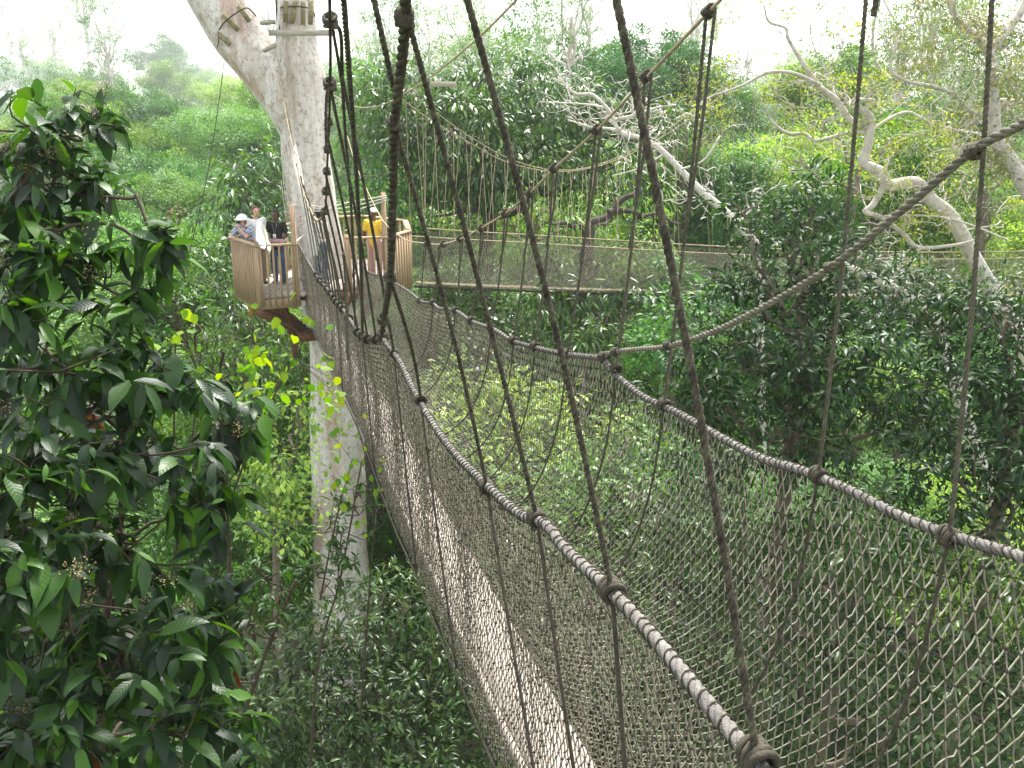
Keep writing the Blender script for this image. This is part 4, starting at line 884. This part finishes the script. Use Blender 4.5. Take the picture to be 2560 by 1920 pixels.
# --- sparse yellow trees between ------------------------------------------------------------
for lab, lobs, base in (('flat-layered yellow-green tree behind the bare twigs', [(1700, 270, 38, 130, 60), (1780, 330, 37, 110, 50), (1650, 350, 36, 100, 50), (1740, 200, 39, 90, 40)], (7, 38)),
                        ('yellow-tinged feathery tree around the crooked white trunk', [(2050, 290, 34, 120, 60), (1980, 400, 33, 120, 60), (2230, 360, 33, 120, 50), (2350, 500, 32, 120, 50)], (12, 35)),
                        ('straggly olive tree at the right margin above the rope', [(2480, 500, 30, 120, 90), (2540, 350, 31, 90, 90), (2400, 430, 31, 90, 70)], (17, 31))):
    mid_tree('feathery_tree', lab, PL(lobs), base, .18, L_['yellow'] if 'yellow' in lab else L_['olive'], 8, 45, .55, .085, 'simple', 'bark_mid', .1, .1, .25, None, None, None, 1.4)

# --- tall tree masses behind ------------------------------------------------------------------
def proto(seed_lobes, lm, per, k, spread, size, r0, h, bark='bark_mid', kind='simple', shell=.75, droop=.3):
    lob = seed_lobes; root = empty('forest_tree', (0, 0, 0)); mb = MB()
    tp = spline([(0, 0, -22), (.2, .1, h*.3), (-.1, .2, h*.75), (0, 0, h)], 4); mb.tube(tp, np.linspace(r0, r0*.5, len(tp)), 8)
    for l in lob: twiggy(mb, tp[-4], l[:3], r0*.4, .15, 6, 5, .03)
    mb.build('trunk', M[bark], root)
    cen, out = lobes_points(lob, per, shell); pos, d, n, s = clump_leaves(cen, out, k, spread, size, droop, .5, .18, 1.6, .65)
    leaves('crown', pos, d, n, s, kind, lm, root); return root
def rl(n, R, H, h, rr):
    out = [(0, 0, h, R*.7, R*.7, H*.8)]
    for i in range(n):
        a = 2*math.pi*i/n+random.random(); q = R*(.45+.35*random.random()); out.append((q*math.cos(a), q*math.sin(a), h+H*(random.random()-.45)*.9, rr*(.7+.6*random.random()), rr*(.7+.6*random.random()), rr*(.55+.3*random.random())))
    return out
PR = {
 'round': [proto(rl(8, 5, 3.5, 14, 2.4), L_['far'], 1.5, 360, 1.25, .22, .3, 12), proto(rl(9, 5.5, 3, 13, 2.2), L_['bright'], 1.5, 360, 1.25, .22, .3, 11.5), proto(rl(7, 4.5, 4.5, 15, 2.6), L_['mid'], 1.5, 360, 1.25, .22, .3, 12)],
 'flat': [proto([(0, 0, 15, 6, 6, .9), (4, 1, 14, 4, 4, .7), (-4.5, 0, 14.3, 4, 4, .7), (1, 4, 13.2, 4, 3, .6), (-1, -4, 13.4, 4, 3.5, .6), (5.5, -3, 12.4, 3, 3, .5), (-5, -3, 12.2, 3, 3, .5)], L_['bright'], 2.2, 240, 1.2, .2, .4, 11, 'bark_dark', shell=.2)],
 'tall': [proto(rl(7, 4, 7, 22, 2.0), L_['far'], 4.5, 45, .6, .16, .35, 21, 'bark_pale', shell=.3), proto(rl(9, 5, 8, 24, 1.8), L_['far'], 4, 45, .6, .16, .35, 23, 'bark_pale', shell=.3)],
}
used_ = set()
def put(kind, i, px, py, Y, sc, label, group=None, cat='tree', rz=None):
    """crown centre of the copy at the pixel (px,py), Y metres ahead"""
    src = PR[kind][i % len(PR[kind])]; key = (kind, i % len(PR[kind]))
    o = src if key not in used_ else copy_tree(src); used_.add(key)
    if Y > 44: sc *= 1+(Y-44)/Y*.75; Y = 44+(Y-44)*1.75
    hc = {'round': 14, 'flat': 14, 'tall': 23}[kind]; c = P(px, py, Y)
    o.rotation_euler = (0, 0, rz if rz is not None else random.random()*6.28); o.scale = (sc, sc, sc*(.9+.25*random.random())); o.location = (c.x, c.y, c.z-hc*o.scale[2])
    for k in ('label', 'group', 'category'):
        if k in o: del o[k]
    tag(o, label, cat, group); return o
put('flat', 0, 580, 320, 62, .58, 'wide umbrella-shaped tree with dark bare under-branches left of the trunk', rz=.4)
put('flat', 0, 620, 225, 110, .75, 'hazy blue-green layered tree above and behind the umbrella tree')
put('round', 0, 330, 300, 75, .75, 'soft light green dome crown beside the top of the left tree'); put('round', 1, 430, 400, 62, .6, 'rounded bright crown below the hazy hill, left of the umbrella tree')
put('round', 2, 300, 420, 60, .65, 'bluish-green dome half hidden by the left foliage'); put('round', 1, 540, 470, 50, .5, 'bright crown directly under the umbrella tree')
put('round', 0, 420, 520, 46, .5, 'leafy crown midway between the left tree and the wire'); put('round', 1, 480, 600, 42, .5, 'yellowish tree left of the platform railing')
put('round', 1, 400, 640, 38, .65, 'light crown showing between the left foliage and the platform'); put('round', 2, 480, 760, 34, .55, 'shaded crown left of the platform brace')
put('round', 0, 720, 330, 66, .5, 'pale green crown tucked against the left edge of the trunk'); put('round', 0, 690, 440, 55, .4, 'small domed crown behind the platform people')
put('tall', 0, 1330, 60, 58, 1.0, 'tall hazy open-crowned tree against the sky above the dark central crown'); put('tall', 1, 1130, 150, 70, .6, 'ghostly tall tree at the upper left of the centre')
put('round', 0, 1620, 200, 62, .8, 'broad hazy crown where the tan cable knots begin')
put('round', 0, 1500, 230, 55, .75, 'pale crown behind the thick dark rope'); put('round', 2, 1800, 330, 60, .7, 'hazy crown in the gap before the crooked white tree')
put('round', 0, 2090, 230, 50, .7, 'soft green crown rising at the upper right centre'); put('tall', 1, 2260, 130, 46, .8, 'airy grey-green crown near the top right'); put('tall', 0, 2450, 120, 42, .75, 'airy crown behind the pale fork')
put('round', 0, 2330, 400, 44, .7, 'mid-distance crown behind the zigzag trunk'); put('round', 1, 1900, 430, 44, .8, 'light crown left of the zigzag trunk'); put('round', 0, 1740, 470, 40, .7, 'light crown behind the diagonal bare bough')
put('round', 1, 1860, 600, 38, .6, 'green crown behind the dark peaked tree'); put('round', 2, 2200, 560, 38, .75, 'mixed green crown behind the rope crossing'); put('round', 1, 2450, 600, 36, .7, 'sunny crown beyond the right end of the far walkway')
put('round', 1, 1550, 590, 40, .6, 'bright crown straight behind the far walkway'); put('round', 2, 1080, 600, 42, .7, 'dim crown behind the far walkway near the platform'); put('round', 1, 1300, 600, 40, .6, 'bright crown filling the gap beneath the dark dome tree')
put('round', 0, 900, 640, 40, .6, 'crown hidden behind the right part of the platform')
for i_, (x_, y_, Y_, s_, l_) in enumerate(((1210, 60, 52, .62, 'open pale green tree top against the sky left of the thick dark rope'), (1430, 40, 50, .6, 'open pale green tree top against the sky right of the thick dark rope'), (2130, 100, 48, .6, 'airy olive tree top left of the right-hand pale fork'),
        (2330, 60, 45, .6, 'airy tree top reaching the picture edge above the white branches'), (2540, 90, 44, .6, 'airy tree top in the upper right corner'), (1040, 140, 56, .5, 'small airy tree top over the left shoulder of the dome tree'))):
    put('tall', i_, x_, y_, Y_, s_, l_)
put('round', 1, 980, 210, 60, .7, 'pale crown top just left of the dark dome tree')
put('tall', 1, 2600, 250, 40, .7, 'crown cut by the right picture edge')
vg = 0
for lo, hi, top, n_, lb_, gr_ in ((170, 700, 270, 17, 'rounded crown crowding the hillside left of the big trunk', 'crowns on the hillside left of the trunk'), (900, 2540, 340, 30, 'rounded crown packed behind the far walkway and bare limbs', 'crowns behind the far walkway')):
    for i in range(n_):
        py = top+(660-top)*((i*.618) % 1); px = lo+(hi-lo)*((i*.377+.13*random.random()) % 1); f = (py-top)/(660-top)
        o = put('round', i, px, py, 74-34*f, (.6-.1*f)*(.85+.3*random.random()), lb_, gr_); o.scale.z *= 1.15; o.location.z -= 14*o.scale.z*.13
for px, py, Y, sc in ((130, 700, 40, .6), (250, 820, 36, .6), (420, 830, 34, .6), (330, 960, 31, .6), (540, 960, 31, .55), (640, 940, 29, .5), (180, 1000, 30, .6), (450, 1100, 28, .55), (600, 1130, 27, .5), (690, 1230, 28, .45), (300, 1250, 25, .55), (560, 1330, 24, .5), (130, 1250, 25, .5),
                      (720, 1420, 27, .4), (1000, 1480, 27, .4), (1000, 820, 33, .6), (1060, 950, 29, .5), (1180, 900, 31, .55), (1380, 930, 30, .55), (1560, 960, 29, .5), (1700, 1000, 28, .5), (1250, 1180, 24, .45), (1450, 1250, 23, .45), (1900, 900, 30, .55), (2200, 1000, 27, .5), (2450, 900, 29, .55), (1650, 1300, 22, .45), (2100, 1300, 21, .45), (2500, 1350, 20, .45)):
    put('round', vg, px, py, Y, sc, 'leafy crown rising from the shaded valley floor beneath the walkways', 'crowns rising from the valley floor'); vg += 1
# rows of forest trees further off; nothing tells them apart in the haze
for r_, (Y, n, sc, zc, lab, grp) in enumerate(((120, 15, 1.15, -10, 'rounded forest tree standing in the first hazy row on the valley side', 'first row of distant forest trees'),
        (190, 18, 1.5, -8, 'forest tree fading in the haze halfway up the far slope', 'second row of distant forest trees'), (310, 22, 2.1, -6, 'faint forest tree below the misty ridge', 'trees below the misty ridge'),
        (520, 24, 3.0, -2, 'ghostly pale tree high on the misty ridge', 'trees on the misty ridge'), (850, 24, 4.4, 6, 'barely visible tree against the white sky on the last ridge', 'trees on the last ridge'))):
    for i in range(n):
        X = (-.62+1.24*(i+.5+.6*(random.random()-.5))/n)*Y; y_ = Y*(1+.12*(random.random()-.5)); s_ = sc*(.8+.45*random.random()); z = zc*(1+.25*random.random())+sc*(random.random()-.3)*2.2-(X/Y)*Y*.008
        px, py = pix((X, y_, z)); o = put('round' if random.random() < .8 else 'tall', i, px, py, 30, 1, lab, grp)
        hc = 14
        o.scale = (s_, s_, s_*(.85+.3*random.random())); o.location = (X, y_, z-hc*s_)
# the understorey that fills the valley: nobody could count it
def understorey():
    n = 60000; Y = 13+150*RNG.random(n)**1.5; X = (RNG.random(n)*1.3-.65)*(Y+8); gz_ = np.array([ground_z(a, b) for a, b in zip(X, Y)])
    hh = 7.5+3.2*np.sin(X*.45+Y*.21)*np.cos(Y*.33-X*.1)+2*np.sin(X*1.1)*np.sin(Y*.9)
    ok = np.hypot(X+4.5, Y-24) > 1.6; X, Y, gz_, hh = X[ok], Y[ok], gz_[ok], hh[ok]
    c = np.stack([X, Y, gz_+hh+RNG.random(len(X))*1.3], -1); k = 9; sc = np.repeat(.5+Y/60, k)
    cc = np.repeat(c, k, 0); r = rnd_unit(len(cc)); pos = cc+r*(.45*sc)[:, None]
    o = leaves('undergrowth', pos, unit(r+[0, 0, -.2]), unit(np.array([0, 0, .9])+RNG.normal(size=pos.shape)*.4), .24*sc, 'simple', L_['dark']); o['kind'] = 'stuff'  # dark leaf colour paints deeper shade in the gaps below the crowns
understorey()
# ------------------------------------------------------------------ people on the platform
M['skin_light'] = plain('skin_light', (.62, .36, .26), .55); M['skin_dark'] = plain('skin_dark', (.12, .06, .04), .5)
M['hair_black'] = plain('hair_black', (.015, .012, .012), .6); M['hair_brown'] = plain('hair_brown', (.16, .09, .05), .7)
M['shoe'] = plain('shoe', (.03, .03, .035), .5); M['white'] = plain('white_plastic', (.82, .82, .82), .35, .5)
M['jeans'] = noise_mat('jeans', [(.3, (.03, .045, .08)), (.7, (.1, .14, .22))], 9, .85, .3); M['khaki'] = plain('khaki', (.3, .22, .14), .85)
M['floral'] = noise_mat('floral', [(.38, (.05, .07, .14)), (.5, (.25, .32, .42)), (.6, (.7, .74, .78))], 22, .85, .1)
M['black_top'] = noise_mat('black_top', [(.3, (.01, .01, .012)), (.66, (.03, .025, .03)), (.72, (.4, .12, .15))], 24, .8, .1)
M['yellow'] = plain('yellow_cloth', (.78, .52, .05), .8); M['pink'] = plain('pink_cloth', (.5, .3, .3), .8); M['cream'] = plain('cream_cloth', (.78, .78, .55), .85); M['towel'] = plain('white_cloth', (.85, .84, .8), .9)
M['lip'] = plain('lip', (.4, .12, .1), .5); M['eye'] = plain('eye', (.03, .02, .02), .3)
def capsule(mb, p0, p1, r0, r1, seg=12):
    p0, p1 = arr(p0), arr(p1); L = np.linalg.norm(p1-p0); t = (p1-p0)/(L+1e-9); q = []; r = []
    for a in np.linspace(-90, 0, 5)[:-1]+2: q.append(p0+t*r0*math.sin(math.radians(a))); r.append(max(.001, r0*math.cos(math.radians(a))))
    for s in np.linspace(0, 1, 4): q.append(p0+(p1-p0)*s); r.append(r0+(r1-r0)*s)
    for a in np.linspace(0, 90, 5)[1:]-2: q.append(p1+t*r1*math.sin(math.radians(a))); r.append(max(.001, r1*math.cos(math.radians(a))))
    mb.tube(q, r, seg, True)
def fuse(mb, name, mat, parent, yaw, voxel=.014, smooth=2):
    """one continuous surface out of the overlapping shapes"""
    V = np.concatenate(mb.V); c, s = math.cos(yaw), math.sin(yaw); V = V@np.array([[c, s, 0], [-s, c, 0], [0, 0, 1]]); fc = []
    off = np.array(wloc(parent))
    if mb.Q: fc.append(np.concatenate(mb.Q))
    if mb.T: fc.append(np.concatenate(mb.T))
    o = mesh_np(name, V+off, fc, None, parent, True)
    m = o.modifiers.new('r', 'REMESH'); m.mode = 'VOXEL'; m.voxel_size = voxel; m.use_smooth_shade = True
    k = o.modifiers.new('s', 'SMOOTH'); k.factor = .5; k.iterations = smooth
    dg = bpy.context.evaluated_depsgraph_get(); me = bpy.data.meshes.new_from_object(o.evaluated_get(dg))
    o.modifiers.clear(); o.data = me; me.name = name; me.materials.clear(); me.materials.append(mat); return o
def lerp(a, b, t): return tuple(np.array(a)*(1-t)+np.array(b)*t)
def person(label, x, y, yaw, h, J, skin, top, pants, hair, extras=(), z=FZ):
    """J: joints in metres for a 1.7 m body facing -Y. keys: hd nk ch wa hp(l,r) kn(l,r) an(l,r) sh(l,r) el(l,r) wr(l,r)"""
    k = h/1.7; root = empty('person', (x, y, z), label, 'person')
    D = dict(hp=((.09, 0, .9), (-.09, 0, .9)), kn=((.1, -.02, .49), (-.1, -.02, .49)), an=((.1, .02, .09), (-.1, .02, .09)), wa=(0, 0, 1.04), ch=(0, .01, 1.27), nk=(0, .01, 1.44), hd=(0, -.01, 1.59),
             sh=((.175, .01, 1.39), (-.175, .01, 1.39)), el=((.23, .03, 1.12), (-.23, .03, 1.12)), wr=((.22, -.06, .88), (-.22, -.06, .88)))
    D.update(J)
    D = {a: (tuple(tuple(np.array(q)*k) for q in v) if isinstance(v[0], tuple) else tuple(np.array(v)*k)) for a, v in D.items()}
    b = MB(); H = np.array(D['hd'])
    # head: skull, jaw, nose, ears, brow
    b.ball(H+[0, .012, .02], .092, 12, (.86, 1.05, 1.08)); b.ball(H+[0, -.03, -.045], .06, 10, (.9, .95, 1.0)); capsule(b, H+[0, -.092, .012], H+[0, -.108, -.018], .010, .015, 8)
    for s in (-1, 1): b.ball(H+[s*.083, .01, -.005], .024, 8, (.4, .8, 1.2)); b.ball(H+[s*.03, -.078, .028], .018, 8)
    capsule(b, D['nk'], H+[0, .01, -.06], .052, .05); capsule(b, D['ch'], D['nk'], .10, .055)
    for s in (0, 1):
        capsule(b, D['ch'], D['sh'][s], .09, .055); capsule(b, D['sh'][s], D['el'][s], .052, .037); capsule(b, D['el'][s], D['wr'][s], .038, .024)
        capsule(b, D['hp'][s], D['kn'][s], .085, .055); capsule(b, D['kn'][s], D['an'][s], .052, .033)
        a = np.array(D['an'][s]); capsule(b, a+[0, .03, -.05], a+[0, -.13, -.06], .034, .028)
        w = np.array(D['wr'][s]); e = np.array(D['el'][s]); t = unit(w-e); u = unit(np.cross(t, [0, 0, 1.])+[1e-3, 0, 0]); n = np.cross(u, t); c = w+t*.05
        capsule(b, w+t*.01, w+t*.075, .024, .028, 8); capsule(b, w+t*.03+u*.02, w+t*.07+u*.045, .011, .009, 6)
        for f, (off, L) in enumerate(((.024, .07), (.009, .08), (-.007, .075), (-.023, .058))):
            r0 = w+t*.085+u*off; m_ = r0+t*L*.5-n*.012; capsule(b, r0, m_, .009, .008, 6); capsule(b, m_, m_+t*L*.4-n*.028, .008, .007, 6)
    capsule(b, D['wa'], D['ch'], .115, .12); capsule(b, lerp(D['hp'][0], D['hp'][1], .5), D['wa'], .125, .11)
    bo = fuse(b, 'body', skin, root, yaw, .013)
    c_ = MB()
    capsule(c_, D['wa'], D['ch'], .135, .137); capsule(c_, D['ch'], lerp(D['ch'], D['nk'], .55), .12, .085); capsule(c_, lerp(D['hp'][0], D['hp'][1], .5), D['wa'], .138, .13)
    for s in (0, 1): capsule(c_, D['ch'], D['sh'][s], .11, .07); capsule(c_, D['sh'][s], lerp(D['sh'][s], D['el'][s], .6), .069, .064)
    fuse(c_, 'shirt', top, root, yaw, .018)
    c_ = MB()
    for s in (0, 1): capsule(c_, D['hp'][s], D['kn'][s], .102, .073); capsule(c_, D['kn'][s], lerp(D['kn'][s], D['an'][s], .95), .073, .062)
    capsule(c_, D['hp'][0], D['hp'][1], .122, .122); fuse(c_, 'trousers', pants, root, yaw, .018)
    c_ = MB()
    for s in (0, 1): a = np.array(D['an'][s]); capsule(c_, a+[0, .03, -.045], a+[0, -.15, -.055], .045, .036)
    fuse(c_, 'shoes', M['shoe'], root, yaw, .014)
    if hair is not None:
        c_ = MB(); c_.ball(H+[0, .03, .035], .101, 12, (.9, 1, 1.02)); c_.ball(H+[0, .055, -.02], .08, 10, (.95, .8, 1.1)); 
        for s in (-1, 1): c_.ball(H+[s*.07, .02, .0], .045, 8, (.5, 1, 1.3))
        fuse(c_, 'hair', hair, root, yaw, .014)
    c, s_ = math.cos(yaw), math.sin(yaw); rot = lambda p: Vector((c*p[0]-s_*p[1], s_*p[0]+c*p[1], p[2]))+Vector((x, y, z))
    e = MB()
    for s in (-1, 1): e.ball(rot(H+[s*.031, -.094, .022]), .010, 6)
    e.build('eyes', M['eye'], root); e = MB(); e.tube([rot(H+[-.022, -.094, -.05]), rot(H+[0, -.101, -.052]), rot(H+[.022, -.094, -.05])], .006, 6); e.build('mouth', M['lip'], root)
    return root, D, rot
# man in a white helmet bending over the rail, hands lifted to his face
q = P(614, 560, 22.45); yw = math.radians(-25)
r, D, rot = person('person in a white helmet and blue floral shirt leaning on the platform rail', q.x, q.y+.2, yw, 1.7,
    dict(wa=(0, .02, 1.03), ch=(0, -.10, 1.22), nk=(.02, -.17, 1.37), hd=(.04, -.24, 1.50), sh=((.175, -.13, 1.33), (-.175, -.13, 1.33)), el=((.24, -.38, 1.17), (-.26, -.34, 1.13)), wr=((.10, -.45, 1.38), (-.08, -.46, 1.16))),
    M['skin_light'], M['floral'], M['khaki'], M['hair_brown'])
H = np.array(D['hd']); m = MB(); pr = [(math.cos(a)*.123, math.sin(a)*.118) for a in np.linspace(0, math.pi/2*.98, 7)]
nseg = 20
def lathe(prof, cen, sc=(1, 1)):
    V = []; Q = []
    for rr, zz_ in prof:
        for j in range(nseg): a = 2*math.pi*j/nseg; V.append(rot(cen+np.array([rr*math.cos(a)*sc[0], rr*math.sin(a)*sc[1], zz_])))
    for i in range(len(prof)-1):
        for j in range(nseg): Q.append((i*nseg+j, i*nseg+(j+1) % nseg, (i+1)*nseg+(j+1) % nseg, (i+1)*nseg+j))
    m.add([tuple(v) for v in V], Q)
lathe([(.155, -.012), (.158, 0), (.126, .008)]+pr+[(.001, .12)], H+[0, .0, .045], (.95, 1.12)); m.build('helmet', M['white'], r)
m = MB(); m.box(rot(H+[.04, -.17, .0]), (.05, 0, 0), (0, .03, 0), (0, 0, .025)); m.tube([rot(H+[.04, -.19, 0]), rot(H+[.045, -.23, 0])], .02, 10); tag(m.build('camera', M['shoe'], None), 'small dark camera held to the face under the white helmet', 'camera')
# man behind him with a towel over the shoulder
q = P(640, 560, 22.9)
r, D, rot = person('bare-armed person with a flushed face standing behind the white helmet', q.x, q.y, math.radians(35), 1.78,
    dict(el=((.25, .02, 1.12), (-.26, .02, 1.13)), wr=((.16, -.22, 1.05), (-.2, -.22, 1.04)), hd=(0, -.03, 1.58)), M['skin_light'], M['skin_light'] if False else M['towel'], M['khaki'], M['hair_brown'])
def cloth(name, pts_l, pts_r, mat, parent=None, label=None, cat=None):
    a, b = spline(pts_l, 6), spline(pts_r, 6); n = len(a); V = []; Q = []; K = 7
    for i in range(n):
        for j in range(K):
            t = j/(K-1); p = a[i]*(1-t)+b[i]*t; V.append(p+np.array([0, .012*math.sin(t*14+i*.3), 0]))
    for i in range(n-1):
        for j in range(K-1): Q.append((i*K+j, i*K+j+1, (i+1)*K+j+1, (i+1)*K+j))
    o = mesh_np(name, V, [np.array(Q)], mat, parent, True); s = o.modifiers.new('t', 'SOLIDIFY'); s.thickness = .012; tag(o, label, cat); return o
cloth('towel', [P(642, 553, 22.45), P(640, 575, 22.2), P(640, 600, 21.75), P(646, 606, 21.5), P(650, 618, 21.12), P(660, 622, 21.08)], [P(654, 553, 22.45), P(660, 580, 22.2), P(664, 602, 21.6), P(664, 606, 21.4), P(664, 618, 21.12), P(662, 624, 21.08)], M['towel'], None,
      'white towel hanging over the rail beside the white helmet', 'towel')
cloth('towel', [P(654, 560, 22.4), P(660, 580, 22.1), P(665, 602, 21.6), P(667, 608, 21.4), P(668, 622, 21.12), P(674, 632, 21.08)], [P(659, 562, 22.4), P(668, 585, 22.1), P(672, 603, 21.6), P(675, 608, 21.4), P(677, 622, 21.15), P(675, 634, 21.08)], M['cream'], None,
      'pale yellow-green towel hanging over the rail beside the white one', 'towel')
# woman in black
q = P(690, 560, 23.0)
r, D, rot = person('dark-skinned person in a black top and jeans with a white badge on the chest', q.x, q.y, math.radians(-6), 1.66,
    dict(el=((.24, .0, 1.13), (-.24, .0, 1.13)), wr=((.14, -.17, 1.0), (-.14, -.17, 1.0))), M['skin_dark'], M['black_top'], M['jeans'], M['hair_black'])
m = MB(); m.box(rot((0, -.16, 1.1)), (.035, 0, 0), (0, .004, 0), (0, 0, .05)); m.build('badge', M['white'], r)
m = MB(); m.tube([rot((-.06, -.11, 1.38)), rot((0, -.155, 1.15)), rot((.06, -.11, 1.38))], .005, 5); m.build('lanyard', M['net_light'], r)
m = MB(); capsule(m, (-.17, -.15, .98), (.16, -.15, .98), .062, .062); capsule(m, (-.15, -.15, .92), (.14, -.15, .92), .05, .05); rt = empty('waist_bag', rot((0, 0, 0)), 'dusty pink bag held at the waist of the person in black', 'bag')
fuse(m, 'bag_body', M['pink'], rt, math.radians(-6), .014)
# person stepping off the walkway, turned away
q = P(797, 560, 22.7)
r, D, rot = person('person with dark hair in a white top half hidden by the walkway ropes', q.x, q.y, math.radians(150), 1.72, {}, M['skin_light'], M['towel'], M['jeans'], M['hair_black'])
q = P(935, 575, 23.1)
r, D, rot = person('person in a bright yellow top seen from behind near the right-hand railing', q.x, q.y, math.radians(170), 1.7, {}, M['skin_dark'], M['yellow'], M['pink'], None)
m = MB(); lathe([(.10, 0), (.105, .01)]+[(math.cos(a)*.1, .02+math.sin(a)*.08) for a in np.linspace(.1, 1.5, 5)]+[(.001, .1)], np.array(D['hd'])+[0, 0, .03]); m.build('cap', M['white'], r)
q = P(860, 570, 23.2)
# small orange tuft under the railing
m = MB(); t0 = P(628, 752, 22.3)
for _ in range(22):
    a = rnd_unit(1)[0]*.08; m.tube([t0, t0+Vector(a*.5)-Vector((0, 0, .12)), t0+Vector(a)-Vector((0, 0, .2+.15*random.random()))], .007, 4)
M['orange'] = plain('orange', (.6, .32, .04), .8); tag(m.build('dried_tuft', M['orange'], None), 'small orange tuft of fibres dangling under the left corner of the platform', 'tuft')
# ------------------------------------------------------------------ haze
def make_haze():
    V = [(x, y, z) for z in (-45, HTOP) for x, y in ((-1900, -1900), (1900, -1900), (1900, 1900), (-1900, 1900))]
    Q = [(0, 3, 2, 1), (4, 5, 6, 7), (0, 1, 5, 4), (1, 2, 6, 5), (2, 3, 7, 6), (3, 0, 4, 7)]
    m, n, b = newmat('haze'); n.nodes.remove(b); v = n.nodes.new('ShaderNodeVolumePrincipled')
    v.inputs['Color'].default_value = (.93, .97, .96, 1); v.inputs['Density'].default_value = HAZE; v.inputs['Anisotropy'].default_value = .2
    n.links.new(v.outputs[0], n.nodes['Material Output'].inputs['Volume'])
    o = mesh_np('haze', V, [np.array(Q)], m); o['kind'] = 'stuff'
HTOP = 24
make_haze()
